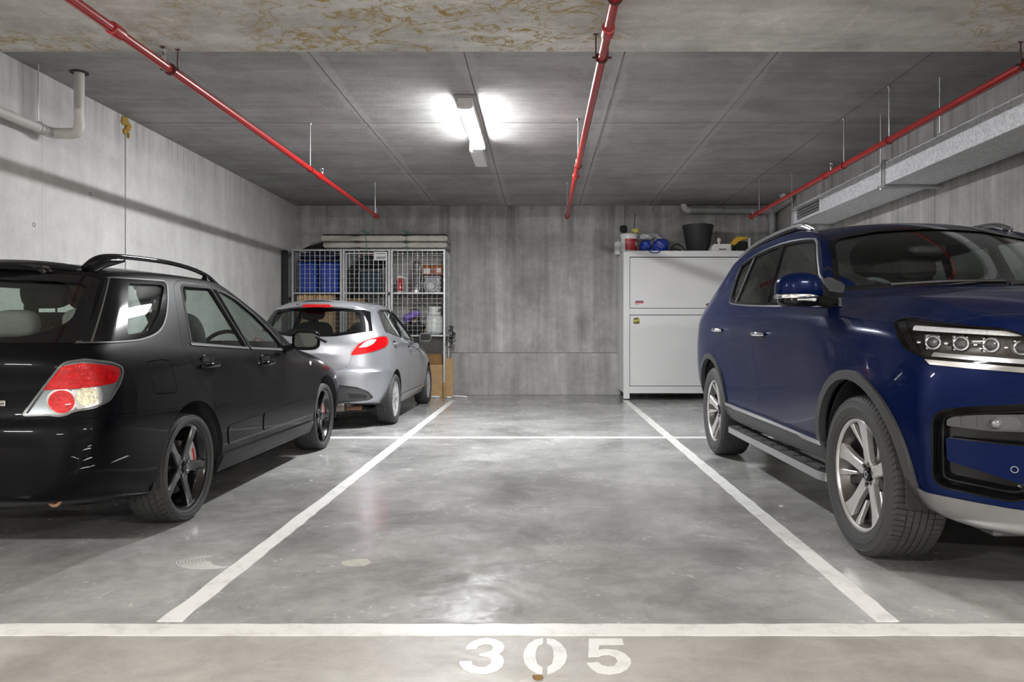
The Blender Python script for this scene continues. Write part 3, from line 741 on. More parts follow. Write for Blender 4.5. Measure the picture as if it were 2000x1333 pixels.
MB().box(((X0+X1)/2, 7.28, Z0-.02), (X1-X0+.12, .04, .028), .003).obj('trapeze_bar', MATS['zinc'], du)
MB().box(((X0+X1)/2, 9.90, Z0-.02), (X1-X0+.06, .04, .022), .003).obj('trapeze_bar', MATS['zinc'], du)
for (x, y) in ((X0-.035, 7.28), (X1+.03, 7.28), (X0-.02, 9.90), (X0-.035, 6.2), (X0-.035, 4.4)):
    zb = Z0-.05 if y > 7 else Z1+.0
    MB().cyl((x, y, zb), (x, y, ZC if y > YD else ZD), .006, n=8).obj('hanger_rod', MATS['zinc'], du)
    if y > 7: MB().cyl((x, y, Z0-.045), (x, y, Z0-.034), .012, n=6).obj('nut', MATS['zinc'], du)
# ------------------------------------------------------------------ wheels (axis x, outer face towards +x)
def tyre_mesh(name, r, wd, rr, ribs, nblk, slant=0., vee=0.):
    """ribs: list of (x0, x1, lateral groove depth); x in half tread widths"""
    tw = wd*.41; h = r-rr
    left = [(rr, -wd*.40), (rr+.006, -wd*.455), (rr+.012, -wd*.470), (rr+.016, -wd*.466), (rr+h*.25, -wd*.495), (rr+h*.42, -wd*.502), (rr+h*.44, -wd*.510), (rr+h*.50, -wd*.510), (rr+h*.52, -wd*.503), (rr+h*.72, -wd*.492), (rr+h*.74, -wd*.499), (rr+h*.78, -wd*.496), (rr+h*.80, -wd*.484), (r-.016, -wd*.46)]
    prof = [(p[0], p[1], 0.) for p in left]
    for i, (a, b, d) in enumerate(ribs):
        crown = lambda x: r-.006*abs(x)**3
        n = max(2, int((b-a)/.22)+1)
        for k in range(n+1):
            x = a+(b-a)*k/n
            prof.append((crown(x), x*tw, d))
        if i < len(ribs)-1:
            c = ribs[i+1][0]
            prof.append((crown(b)-.007, (b+.012)*tw, 0)); prof.append((crown(c)-.007, (c-.012)*tw, 0))
    prof += [(p[0], -p[1], 0.) for p in reversed(left)]
    fr = (0., .76, .80, .96); n = nblk*4; m = len(prof); vs_ = []
    for (q, x, d) in prof:
        for i in range(n):
            b, k = divmod(i, 4)
            a = 2*PI*(b+fr[k])/nblk + (slant*x/tw + vee*abs(x)/tw)*2*PI/nblk*(1 if d else 0)
            rad = q-(d if k >= 2 else 0)
            vs_.append((x, rad*math.cos(a), rad*math.sin(a)))
    fs = [(i*n+k, i*n+(k+1) % n, (i+1)*n+(k+1) % n, (i+1)*n+k) for i in range(m-1) for k in range(n)]
    return MB().add(vs_, fs).mesh(name, MATS['tyre'], 30)
def spokes(mb, n, st, ph=0., ch=.004, mi=0, half=False):
    """st: (radius, half width, face x, thickness)"""
    for s in range(n):
        a = ph+2*PI*s/n; c, sn = math.cos(a), math.sin(a); vs_ = []
        for (q, hw, xf, t) in st:
            for (u, x) in ((-hw, xf-t), (-hw, xf-ch), (-hw+ch, xf), (hw-ch, xf), (hw, xf-ch), (hw, xf-t)):
                vs_.append((x, q*c-u*sn, q*sn+u*c))
        k = 6; m = len(st)
        fs = [(i*k+j, (i+1)*k+j, (i+1)*k+(j+1) % k, i*k+(j+1) % k) for i in range(m-1) for j in range(k)]
        fs += [tuple(range(k)), tuple((m-1)*k+j for j in range(k-1, -1, -1))]
        mb.add(vs_, fs, mi)
    return mb
def rim_barrel(mb, rr, wd, lip=.012, mi=0):
    return mb.lathe([(rr+.004, wd*.40), (rr+.008, wd*.42), (rr-.002, wd*.43), (rr-lip, wd*.405), (rr-lip-.004, wd*.37), (rr-.045, wd*.05), (rr-.05, -wd*.3), (rr+.004, -wd*.4),
                     (rr-.02, -wd*.36), (rr-.03, wd*.0), (rr-.004, wd*.36)], axis='x', n=64, mi=mi, closed=True)
def place_wheels(car, spec, tyre, parts):
    """spec: (x, y, r, side, steer); parts: list of (name, mesh, label or None)"""
    for (x, y, z, sd) in spec:
        wv = empty('wheel', (x*sd, y, z), parent=car)
        if sd < 0: wv.rotation_euler = (0, 0, PI)
        link('tyre', tyre, wv)
        for (nm, me, copies) in parts:
            for c in copies:
                o = link(nm, me, wv)
                if c is not None: o.rotation_euler = (c, 0, 0)
def mirror_x(m_): return MB().add([(-x, y, z) for (x, y, z) in m_.v], [f[::-1] for f in m_.f])
def arch_pts(yc, zc, r, rz=None, a=.2, zb=-.1, n=36):
    rz = rz or r
    return [(yc-r*.98, zb)] + [(yc+r*math.cos(t), zc+rz*math.sin(t)) for t in np.linspace(PI+a, -a, n)] + [(yc+r*.98, zb)]
def arch_liner(car, ys, zc, r, x0, x1, rz=None):
    rz = rz or r
    for yc in ys:
        for sd in (1, -1):
            pr = [(yc+(r+.010)*math.cos(a), zc+(rz+.010)*math.sin(a)) for a in np.linspace(PI+.15, -.15, 24)]
            inr = [(yc+(r+.002)*math.cos(a), zc+(rz+.002)*math.sin(a)) for a in np.linspace(-.15, PI+.15, 24)]
            m = MB().prism(pr+inr, 'x', (x0-.002)*sd, x1*sd); m.prism(pr, 'x', (x0-.012)*sd, x0*sd)
            m.obj('wheel_arch_liner', MATS['under'], car, 40)
# ------------------------------------------------------------------ black wagon on the left
def seat(car, name, c, wd=.5, clothm='grey_cloth', back=.22, hgt=.60, head=True):
    """car seat facing +y, c = point under the hip on the cabin floor"""
    s = empty(name, c, parent=car)
    MB().sphere((0, .0, .17), (wd*.5, .26, .11), 20, 10, e=.5).obj('seat_cushion', MATS[clothm], s, 60)
    R = Matrix.Rotation(back, 3, 'X')
    MB().sphere((0, -.28-hgt*.1, .22+hgt*.5), (wd*.49, .095, hgt*.5), 20, 12, e=.45, R=R).obj('seat_back', MATS[clothm], s, 60)
    if head:
        t = Vector((0, -.28-hgt*.21, .22+hgt*1.06)); h = MB()
        h.sphere(t+Vector((0, -.01, .07)), (.15, .055, .085), 18, 12, e=.6, R=R)
        h.cyl(t+Vector((-.06, 0, -.06)), t+Vector((-.06, 0, .06)), .006, n=8).cyl(t+Vector((.06, 0, -.06)), t+Vector((.06, 0, .06)), .006, n=8)
        h.obj('headrest', MATS[clothm], s, 60)
    return s
def steering_wheel(car, c, r=.185, tilt=.45, m_=None):
    m = MB(); m.tube([(r*math.cos(a), 0, r*math.sin(a)) for a in [2*PI*i/36 for i in range(36)]], .016, 10, True)
    m.sphere((0, .02, -.01), (.07, .035, .055), 14, 8, e=.7)
    for a in (0, PI, -PI/2): m.box((math.cos(a)*r*.55, .01, math.sin(a)*r*.55), (r*.9, .02, .04), .006, Matrix.Rotation(-a, 3, 'Y'))
    m.cyl((0, .02, 0), (0, .35, 0), .03, n=10)
    o = m.obj('steering_wheel', m_ or MATS['black_trim'], car, 50); o.location = c; o.rotation_euler = (-tilt, 0, 0); return o

def mirror_part(car, c, size, matn, glass_m='chrome', arm=None, fwd=-1, yaw=0.):
    """door mirror: shell open towards fwd*y (glass side)"""
    g = empty('door_mirror', c, parent=car); g.rotation_euler = (0, 0, yaw)
    m = MB(); m.sphere((0, 0, 0), size, 26, 16, e=.55, e2=.75)
    # flatten the glass side
    m.v = [(x, (max(y, -size[1]*.42) if fwd < 0 else min(y, size[1]*.42)), z) for (x, y, z) in m.v]
    m.obj('mirror_shell', MATS[matn], g, 50)
    q = MB().prism(rounded([(-size[0]*.80, -size[2]*.72), (size[0]*.84, -size[2]*.62), (size[0]*.84, size[2]*.66), (-size[0]*.74, size[2]*.76)], size[2]*.5, 5), 'y', fwd*size[1]*.36, fwd*size[1]*.47)
    q.obj('mirror_glass', MATS[glass_m], g)
    if arm: MB().tube(arm, [.032, .026, .022, .02][:len(arm)], 10).obj('mirror_arm', MATS['black_trim'], g, 60)
    return g

WG = empty('station_wagon', (-2.80, 4.09, 0), 'glossy black station wagon with black five-spoke wheels, parked tail towards us along the left wall', 'car')
def build_wagon(car):
    st = [
     # rear ring
     [(0,-.80,.25),(.55,-.86,.29),(.66,-.885,.325),(.735,-.875,.42),(.765,-.865,.60),(.752,-.835,.70),(.742,-.82,.86),(.705,-.80,.985),(.56,-.47,1.31),(.48,-.43,1.362),(.26,-.50,1.392),(0,-.53,1.40)],
     [(0,-.60,.22),(.66,-.62,.24),(.79,-.62,.30),(.826,-.63,.40),(.842,-.63,.60),(.835,-.62,.73),(.812,-.60,.88),(.768,-.57,1.005),(.605,-.25,1.335),(.515,-.22,1.39),(.28,-.24,1.420),(0,-.25,1.428)],
     [(0,-.2,.20),(.68,-.2,.20),(.80,-.2,.22),(.840,-.2,.32),(.852,-.2,.56),(.845,-.2,.73),(.820,-.18,.885),(.775,-.12,1.0),(.610,.1,1.352),(.52,.1,1.405),(.28,.1,1.434),(0,.1,1.442)],
     [(0,.3,.20),(.68,.3,.20),(.80,.3,.22),(.842,.3,.32),(.853,.3,.54),(.845,.3,.73),(.820,.3,.88),(.775,.3,.985),(.610,.42,1.358),(.52,.42,1.412),(.28,.42,1.440),(0,.42,1.448)],
     [(0,.8,.20),(.68,.8,.20),(.80,.8,.22),(.840,.8,.32),(.850,.8,.52),(.843,.8,.72),(.818,.8,.865),(.773,.8,.965),(.608,.75,1.357),(.52,.75,1.412),(.28,.75,1.440),(0,.75,1.448)],
     [(0,1.3,.20),(.68,1.3,.20),(.80,1.3,.22),(.840,1.3,.32),(.850,1.3,.52),(.842,1.3,.71),(.815,1.3,.85),(.768,1.3,.945),(.600,1.02,1.335),(.515,1.0,1.392),(.28,1.02,1.424),(0,1.03,1.432)],
     [(0,1.65,.20),(.68,1.65,.20),(.80,1.65,.22),(.840,1.65,.32),(.850,1.65,.52),(.840,1.65,.70),(.810,1.68,.842),(.760,1.70,.93),(.615,1.38,1.235),(.53,1.30,1.30),(.29,1.33,1.335),(0,1.35,1.343)],
     [(0,1.92,.20),(.68,1.92,.20),(.80,1.92,.22),(.840,1.92,.32),(.850,1.92,.52),(.838,1.92,.70),(.803,1.93,.838),(.748,1.95,.918),(.655,1.72,1.105),(.57,1.66,1.145),(.31,1.74,1.17),(0,1.78,1.175)],
     [(0,2.15,.20),(.68,2.15,.20),(.80,2.15,.22),(.840,2.15,.32),(.851,2.15,.52),(.838,2.15,.69),(.798,2.15,.825),(.742,2.15,.892),(.695,2.08,.935),(.59,2.08,.965),(.31,2.18,.975),(0,2.22,.975)],
     [(0,2.52,.20),(.68,2.52,.20),(.80,2.52,.22),(.843,2.52,.32),(.853,2.52,.52),(.842,2.52,.68),(.795,2.52,.795),(.737,2.50,.85),(.67,2.50,.878),(.56,2.50,.90),(.29,2.52,.922),(0,2.53,.927)],
     [(0,2.95,.20),(.66,2.95,.21),(.775,2.95,.24),(.815,2.95,.33),(.828,2.95,.50),(.81,2.95,.64),(.755,2.95,.735),(.70,2.93,.775),(.635,2.94,.80),(.53,2.95,.82),(.275,2.97,.845),(0,2.98,.852)],
     [(0,3.24,.24),(.54,3.28,.22),(.63,3.29,.25),(.69,3.29,.34),(.71,3.27,.49),(.70,3.22,.60),(.66,3.17,.675),(.615,3.14,.712),(.56,3.15,.735),(.48,3.18,.752),(.26,3.22,.775),(0,3.24,.782)]]
    rear = dict(m=[(.42,-.93,.315),(.43,-.955,.345),(.44,-.965,.45),(.45,-.965,.625),(.44,-.925,.685),(.43,-.915,.85),(.41,-.895,.99),(.35,-.565,1.315),(.31,-.525,1.355),(.18,-.545,1.385)],
                c=[(-.95,.325),(-.975,.35),(-.985,.45),(-.985,.63),(-.945,.69),(-.935,.85),(-.915,.99),(-.60,1.325),(-.575,1.36),(-.56,1.388)])
    front = dict(m=[(.4,3.36,.225),(.42,3.38,.26),(.43,3.385,.34),(.43,3.37,.48),(.42,3.33,.58),(.40,3.29,.64),(.38,3.27,.675),(.35,3.26,.70),(.30,3.265,.725),(.17,3.265,.76)],
                 c=[(3.40,.23),(3.42,.26),(3.425,.34),(3.41,.48),(3.37,.58),(3.33,.64),(3.31,.675),(3.295,.705),(3.285,.73),(3.275,.765)])
    B = Body(st, rear, front, {(7, 0, 9): .55, (8, 0, 8): .25, 2: .3, (6, 9, 11): .3})
    P = [MATS['paint_black'], MATS['black_trim']]
    # outlines -------------------------------------------------------
    arch_r = [(-.32, .10)] + circle((0, .30), .372, 30, a0=PI+.25, a1=-.25) + [(.32, .10)]
    arch_r = [(-.36, -.1)] + [(.0+.372*math.cos(a), .30+.372*math.sin(a)) for a in np.linspace(PI+.2, -.2, 36)] + [(.36, -.1)]
    arch_f = [(y+2.53, z+.003) for (y, z) in arch_r]
    qo = spline([(-.775,1.012),(-.58,1.014),(-.38,1.026),(-.2,1.063),(-.07,1.13),(.05,1.235),(.135,1.335)], 5, False)+[(.125,1.352),(.10,1.354),(-.36,1.337),(-.395,1.33)]
    qi = rounded([(-.50,1.04),(-.30,1.058),(-.10,1.16),(.09,1.315),(.075,1.33),(-.24,1.315),(-.27,1.30)], .035)
    rdo = rounded([(.002,.988),(.21,1.33),(.30,1.372),(.70,1.378),(.728,1.37),(.957,.95),(.998,.80),(.992,.48),(.90,.35),(.86,.315),(.385,.315),(.38,.36),(.34,.52),(.24,.645),(.12,.735),(.04,.845)], .03, 3)
    fdo = rounded([(.735,1.375),(.95,1.360),(1.15,1.317),(1.40,1.213),(1.62,1.082),(1.82,.952),(1.95,.915),(2.03,.80),(2.035,.60),(1.985,.35),(1.96,.315),(.868,.315),(.905,.348),(.998,.478),(1.004,.80),(.963,.952)], .02, 3)
    rdw = rounded([(.125,.998),(.30,1.322),(.335,1.342),(.70,1.350),(.725,1.335),(.915,.965),(.905,.953)], .02)
    fdw = rounded([(.81,1.342),(.95,1.328),(1.13,1.288),(1.37,1.192),(1.55,1.078),(1.655,.975),(1.65,.932),(.975,.953)], .02)
    bump = [(-1.2,.15),(-.05,.15),(-.05,.645),(-.24,.652),(-.72,.672),(-.80,.668),(-1.2,.668)]
    tg = sym([(0,.672),(.45,.672),(.50,.682),(.535,.70),(.665,.905),(.70,.938),(.728,.972),(.742,1.0),(.60,1.335),(.54,1.362),(0,1.382)])
    rwo = rounded(sym([(0,1.012),(.715,1.008),(.575,1.325),(.53,1.34),(0,1.35)]), .015)
    rwi = rounded(sym([(0,1.03),(.47,1.035),(.56,1.06),(.615,1.11),(.56,1.285),(.53,1.302),(0,1.322)]), .04)
    fw = rounded(sym([(0,.99),(.60,.985),(.655,1.0),(.535,1.33),(.50,1.352),(0,1.382)]), .04)
    lamp = rounded([(-.275,.688),(-.255,.722),(-.150,.905),(-.125,.926),(-.055,.937),(.075,.918),(.125,.895),(.128,.86),(.105,.81),(.05,.737),(-.01,.716),(-.10,.70),(-.125,.685),(-.155,.681),(-.18,.688)], .015, 3)
    flap = rounded([(-.43,.905),(-.27,.912),(-.20,.90),(-.19,.75),(-.21,.735),(-.40,.745)], .02)
    wheel_cut = MB().prism(arch_r, 'x', .50, 1.2).prism(arch_r, 'x', -1.2, -.50).prism(arch_f, 'x', .50, 1.2).prism(arch_f, 'x', -1.2, -.50)
    C = lambda pts, both=False: px(pts, .25, 1.2, both)
    lampc = po(lamp, PI/4, .25, 1.6, True)
    cuts = [wheel_cut, C(qi, True), C(inset(rdo, -.002)), C(inset(fdo, -.002)), px(rdw, -1.2, -.25), px(fdw, -1.2, -.25),
            px(inset(bump, -.002), -1.2, 1.2), py(inset(tg, -.002), -1.3, -.2), py(fw, 1.0, 2.4), po(inset(lamp, -.002), PI/4, .25, 1.6, True), C(inset(flap, -.004))]
    B.cut('body', None, P, car, minus=cuts)
    B.cut('rear_door', C(rdo), P, car, minus=[C(rdw), wheel_cut])
    B.cut('front_door', C(fdo), P, car, minus=[C(fdw)])
    B.cut('tailgate', py(tg, -1.3, -.2), P, car, minus=[py(rwi, -1.3, -.2), px(inset(bump, -.003), -1.2, 1.2), po(inset(lamp, -.003), PI/4, .25, 1.6, True)])
    bm_ = B.cut('rear_bumper', px(bump, -1.2, 1.2), P, car, minus=[wheel_cut, po(inset(lamp, -.002), PI/4, .25, 1.6, True)])
    bm_['label'] = 'scuffed black bumper'
    B.cut('fuel_flap', C(flap), P, car)
    # side skirts
    sk = rounded([(.36,.20),(2.14,.20),(2.15,.30),(.37,.305)], .01)
    for sd in (1, -1): B.cut('side_skirt', px(sk, .5*sd, 1.2*sd), P, car, .016, -.02)
    # glass and surrounds
    Gb = [MATS['gloss_black']]
    g2 = [MATS['glass_clear']]; gg = [MATS['glass_green']]
    for sd in (1, -1):
        k = lambda pts: px(pts, .25*sd, 1.2*sd)
        B.cut('quarter_window', k(inset(qi, -.012)), [MATS['glass_rear']], car, -.007, -.011)
        B.cut('quarter_frame', k(qo), Gb, car, .0015, -.008, minus=[k(qi)])
        B.cut('trim_line', k(inset(qo, -.006)), [MATS['dull_trim']], car, .004, -.004, minus=[k(inset(qo, .001)), k([(-.95,1.018),(-.735,1.018),(-.365,1.325),(-.60,1.42)])])
        B.cut('pillar_seal', k([(-.748,1.012),(-.743,1.012),(-.372,1.334),(-.377,1.334)]), [MATS['trim_grey']], car, .0035, -.004)
        B.cut('pillar_gap', k([(-.757,1.012),(-.749,1.012),(-.378,1.334),(-.386,1.334)]), [MATS['matte_black']], car, .0025, -.004)
        B.cut('door_window', k(inset(rdw, -.012)), gg, car, -.012, -.016)
        B.cut('door_window', k(inset(fdw, -.012)), gg, car, -.012, -.016)
        B.cut('window_seal', k(inset(rdw, -.012)), [MATS['rubber']], car, .0015, -.012, minus=[k(inset(rdw, .004))])
        B.cut('window_seal', k(inset(fdw, -.012)), [MATS['rubber']], car, .0015, -.012, minus=[k(inset(fdw, .004))])
    B.cut('belt_strip', C([(.10,.983),(.95,.943),(1.74,.912),(1.74,.924),(.95,.956),(.10,.998)]), [MATS['dull_trim']], car, .005, -.004, minus=[C([(.93,.93),(.972,.93),(.972,.97),(.93,.97)])])
    pil = [(.735,1.345),(.80,1.343),(.965,.957),(.925,.963)]
    B.cut('door_pillar_cover', C(pil), Gb, car, .0025, -.004)
    B.cut('rear_window', py(inset(rwi, -.012), -1.3, -.2), [MATS['glass_rear']], car, -.007, -.011)
    B.cut('window_frame', py(rwo, -1.3, -.2), Gb, car, .002, -.008, minus=[py(rwi, -1.3, -.2)])
    B.cut('windscreen', py(inset(fw, -.012), 1.0, 2.4), g2, car, -.006, -.010)
    # tail lamps
    mat('lamp_silver', (.22, .24, .25), .38, .6)
    mat('lamp_clear_back', (.75, .76, .74), .2, .9)
    mat('lamp_red', (.50, .003, .005), .2, .1, spec=.25, noise=.35, nscale=60, bump=.25, bscale=80)
    mat('lamp_amber', (.80, .66, .48), .18, .6, coat=1, noise=.45, nscale=70, bump=.6, bscale=90)
    red = rounded([(-.205,.80),(-.165,.875),(-.135,.905),(-.06,.918),(.075,.90),(.108,.885),(.108,.86),(.085,.822),(.02,.812),(-.08,.803)], .012, 3)
    for sd in (1, -1):
        mm = lambda m_: m_ if sd > 0 else MB().add([(-x, y, z) for (x, y, z) in m_.v], [f[::-1] for f in m_.f])
        O = lambda pts: mm(po(pts, PI/4, .25, 1.6))
        lo = B.cut('tail_lamp', O(lamp), [MATS['lamp_silver']], car, -.006, -.05)
        B.cut('lamp_rim', O(lamp), [MATS['trim_grey']], lo, .003, -.006, minus=[O(inset(lamp, .008))])
        B.cut('red_lens', O(red), [MATS['lamp_red']], lo, .001, -.006)
        cr, cc = circle((-.137,.748), .046, 28, ry=.050), circle((-.043,.768), .042, 26, ry=.044)
        B.cut('chrome_ring', O(inset(cr, -.008)), [MATS['chrome']], lo, .0, -.006, minus=[O(cr)])
        B.cut('red_reflector', O(cr), [MATS['lamp_red']], lo, .001, -.006)
        B.cut('clear_reflector', O(cc), [MATS['lamp_amber']], lo, .001, -.006)
        B.cut('clear_ring', O(inset(cc, -.022)), [MATS['lamp_clear_back']], lo, -.002, -.006, minus=[O(cc), O(inset(cr, -.008)), O(inset(red, -.004))])
        B.cut('lamp_cover', O(inset(lamp, .009)), [MATS['lens_clear']], lo, .006, .003)
    # scuffs on the bumper corner
    mat('scuff_pale', (.38, .38, .38), .6)
    for (u, z, w_, h_, k) in ((-.105,.505,.010,.004,-.5),(-.092,.498,.008,.003,-.6),(-.055,.535,.018,.003,.1),(-.05,.49,.020,.002,.25),(-.06,.452,.022,.003,.02),(-.03,.455,.012,.002,.1),(.10,.462,.05,.003,.12),(-.045,.548,.009,.002,.2)):
        B.cut('scuff', po([(u-w_, z-h_-k*w_), (u, z-h_*.4-k*w_*.2), (u+w_, z-h_*.3+k*w_), (u+w_*.7, z+h_+k*w_), (u-w_*.3, z+h_*.6)], PI/4, .2, 1.6), [MATS['scuff_pale']], bm_, .0008, -.002)
    # spoiler lip over the rear window
    sp = MB(); pts = []
    for i in range(17):
        x = -.56+1.12*i/16; t = abs(x)/.56; y = -.60+.22*t**2.2; z = 1.384-.03*t**3
        pts.append((x, y, z))
    n = len(pts); vs_ = []
    for (x, y, z) in pts:
        e = 1-(abs(x)/.57)**5
        vs_ += [(x, y+.16, z+.040*e-.02*(1-e)), (x, y+.02, z+.012*e-.02*(1-e)), (x, y-.005*e, z-.004*e-.022*(1-e)), (x, y, z-.018*e-.026*(1-e)), (x, y+.16, z-.02*e-.03*(1-e))]
    fs = [(i*5+j, i*5+(j+1) % 5, (i+1)*5+(j+1) % 5, (i+1)*5+j) for i in range(n-1) for j in range(5)]+[tuple(range(4, -1, -1)), tuple((n-1)*5+j for j in range(5))]
    sp.add(vs_, fs).obj('spoiler', MATS['paint_black'], car, 50)
    # roof rails
    for sd in (1, -1):
        path = []
        for (y, x, z) in [(-.40,.475,1.383),(-.33,.488,1.435),(-.22,.50,1.462),(.0,.515,1.476),(.35,.52,1.484),(.65,.515,1.473),(.88,.51,1.446),(1.02,.50,1.412),(1.12,.49,1.385)]: path.append((x*sd, y, z))
        r_ = MB().tube(spline(path, 4, False), .014, 10)
        r_.v = [(x, y, z) for (x, y, z) in r_.v]
        rl = r_.obj('roof_rail', MATS['gloss_black'], car, 60)
        MB().tube([(.49*sd,-.39,1.375),(.497*sd,-.28,1.425),(.505*sd,-.10,1.452)], [.03,.034,.012], 10).obj('rail_foot', MATS['gloss_black'], rl, 60)
        MB().tube([(.515*sd,.84,1.40),(.512*sd,.86,1.452)], [.03,.012], 10).obj('rail_foot', MATS['gloss_black'], rl, 60)
    # handles
    for (y, z) in ((.225,.870),(1.13,.845)):
        c, nn = B.side(y, z); h = empty('door_handle', c, parent=car)
        MB().sphere((-.004, 0, .012), (.006, .085, .045), 20, 10, e=.6).obj('handle_cup', MATS['gloss_black'], h, 60)
        MB().tube([(.004,-.10,-.012),(.028,-.085,-.008),(.034,-.03,-.006),(.034,.05,-.006),(.026,.09,-.008),(.004,.10,-.012)], [.012,.015,.017,.017,.015,.010], 10).obj('handle_grip', MATS['gloss_black'], h, 60)
    # mouldings on the doors
    for out, nm in (([(.42,.475),(.985,.492),(.985,.36),(.45,.348)], 'rub_panel'), ([(1.012,.494),(1.93,.508),(1.90,.39),(1.012,.362)], 'rub_panel')):
        B.cut(nm, C(rounded(out, .05, 6)), [MATS['paint_black']], car, .005, -.003)
    # mirrors with arm
    for sd in (1, -1):
        mirror_part(car, (.965*sd, 1.585, .998), (.105, .075, .078), 'paint_black', 'mirror_dark', [(-.19*sd,.10,-.07),(-.12*sd,.06,-.05),(-.06*sd,.03,-.03)], -1, .12*sd)
    MB().tube([(1.05,1.56,1.025),(1.10,1.545,1.0),(1.135,1.54,.985)], [.012,.010,.011], 8).obj('mirror_arm', MATS['black_trim'], car)
    B.cut('mirror_base', C([(1.66,.975),(1.79,.935),(1.80,.915),(1.655,.925)]), [MATS['black_trim']], car, .012, -.004)
    c, nn = B.side(2.16, .795)
    MB().lathe([(.02, 0), (.019, .006), (.010, .010), (0.0001, .011)], axis='x', n=20).obj('side_marker', mat('marker_white', (.75,.76,.74), .2), car).location = c
    # badge with raised letters
    cp, nn = B.hit((.36, -2, .745), (0, 1, 0)); ca_ = B.hit((.28, -2, .745), (0, 1, 0))[0]; cb_ = B.hit((.45, -2, .745), (0, 1, 0))[0]
    bd = MB().box((0, 0, 0), (.20, .006, .026), .002).obj('badge', MATS['chrome'], car); bd.location = (.36, cp.y-.003, .745); bd.rotation_euler = (0, 0, math.atan2(cb_.y-ca_.y, cb_.x-ca_.x))
    for k, (dx, wdt) in enumerate(((.085,.022),(.055,.026),(.02,.026),(-.012,.02))):
        MB().box((dx, -.004, (.002 if k % 2 else -.002)), (wdt, .002, .005), .0005).obj('badge_letter', MATS['black_trim'], bd)
    # tow loop, exhaust, underbody
    MB().tube([(.5+.026*math.cos(a), -.88+.0*a, .30+.03*math.sin(a)) for a in [2*PI*i/20 for i in range(20)]], .009, 8, True).obj('tow_loop', mat('rusty', (.25,.14,.09), .7, .4, noise=.4, nscale=40), car, 60).location = (.13, .03, .012)
    MB().cyl((-.45,-.9,.27), (-.45,-.5,.28), .045, n=18).obj('exhaust_pipe', MATS['brake_iron'], car)
    MB().box((0, 1.25, .21), (1.2, 3.6, .05), .02).obj('floor_pan', MATS['under'], car)
    arch_liner(car, (0, 2.53), .30, .372, .50, .825)
    hl = rounded([(3.02,.66),(3.14,.62),(3.30,.60),(3.30,.70),(3.10,.745),(3.0,.755)], .02)
    for sd in (1, -1): B.cut('headlamp', px(hl, .45*sd, 1.0*sd), [MATS['lens_red_soft'] if 'lens_red_soft' in MATS else mat('headlamp_glass', (.35,.36,.38), .08, .5, coat=1)], car, .003, -.004)
    # cabin
    MB().box((0, 1.0, .33), (1.45, 2.9, .06), .02).obj('cabin_floor', MATS['dark_cabin'], car)
    d = MB().sphere((0, 1.75, .80), (.70, .30, .15), 24, 12, e=.5); d.box((0, 1.75, .6), (1.3, .3, .4), .05); d.obj('dashboard', MATS['dark_cabin'], car, 60)
    MB().box((0, 1.2, .50), (.22, .9, .25), .04).obj('centre_console', MATS['dark_cabin'], car)
    for sd in (1, -1): seat(car, 'front_seat', (.37*sd, .98, .35), .50, 'dark_cloth', .24, .62)
    rs = empty('rear_bench', (0, .18, .36), parent=car)
    MB().box((0, .0, .15), (1.25, .5, .2), .06).obj('seat_cushion', MATS['grey_cloth'], rs, 60)
    MB().box((0, -.30, .42), (1.25, .16, .52), .06, Matrix.Rotation(.28, 3, 'X')).obj('seat_back', MATS['grey_cloth'], rs, 60)
    for x in (.43, 0.0, -.43):
        MB().sphere((x, -.40, .745), (.165, .07, .088) if x else (.12,.06,.07), 20, 12, e=.65, R=Matrix.Rotation(.2, 3, 'X')).obj('headrest', MATS['grey_cloth'], rs, 60)
    steering_wheel(car, (.37, 1.47, .90))
    MB().box((.36,-.36,1.115), (.05,.004,.055), .001).obj('orange_tag', mat('tag_orange', (.75,.28,.03), .6), car).location = (.16, .02, .04)
    # wheels
    ty = tyre_mesh('wagon_tyre', .302, .215, .238, [(-1,-.62,.005),(-.58,-.22,.003),(-.17,.17,.002),(.22,.58,.003),(.62,1,.005)], 52, 0, -1.6)
    rm = MB(); rim_barrel(rm, .238, .215)
    spokes(rm, 5, [(.03,.035,.070,.05),(.06,.034,.068,.05),(.10,.028,.070,.035),(.16,.024,.080,.03),(.21,.027,.086,.03),(.235,.034,.086,.03)], -.10, .007)
    rm.lathe([(.0001,.066),(.05,.066),(.064,.055),(.066,.0)], axis='x', n=32)
    mat('wheel_black', (.005,.005,.006), .2, 0, coat=.3)
    nut = MB().cyl((.060,.050,0), (.074,.050,0), .0105, n=6).mesh('nut', mat('dark_chrome', (.25,.25,.26), .25, 1.))
    cap = MB().lathe([(.030,.066),(.028,.074),(.018,.077),(.0001,.078)], axis='x', n=24).mesh('cap', MATS['gloss_black'])
    disc = MB().lathe([(.05,.0),(.148,.0),(.148,.022),(.05,.022)], axis='x', n=48, closed=True).mesh('disc', MATS['brake_iron'])
    cal = MB()
    a_ = np.linspace(-.55, .55, 10)
    cal.prism([(.185*math.cos(a), .185*math.sin(a)) for a in a_]+[(.11*math.cos(a), .11*math.sin(a)) for a in a_[::-1]], 'x', -.03, .052)
    calm = cal.mesh('caliper', mat('caliper_silver', (.6,.58,.57), .35, .6))
    lett = MB().prism([(.165*math.cos(a), .165*math.sin(a)) for a in a_[2:8]]+[(.145*math.cos(a), .145*math.sin(a)) for a in a_[7:1:-1]], 'x', .052, .054).mesh('cl', mat('caliper_red', (.55,.03,.03), .4))
    spec = [(.72,0,.300,1),(.72,2.53,.300,1),(.72,0,.300,-1),(.72,2.53,.300,-1)]
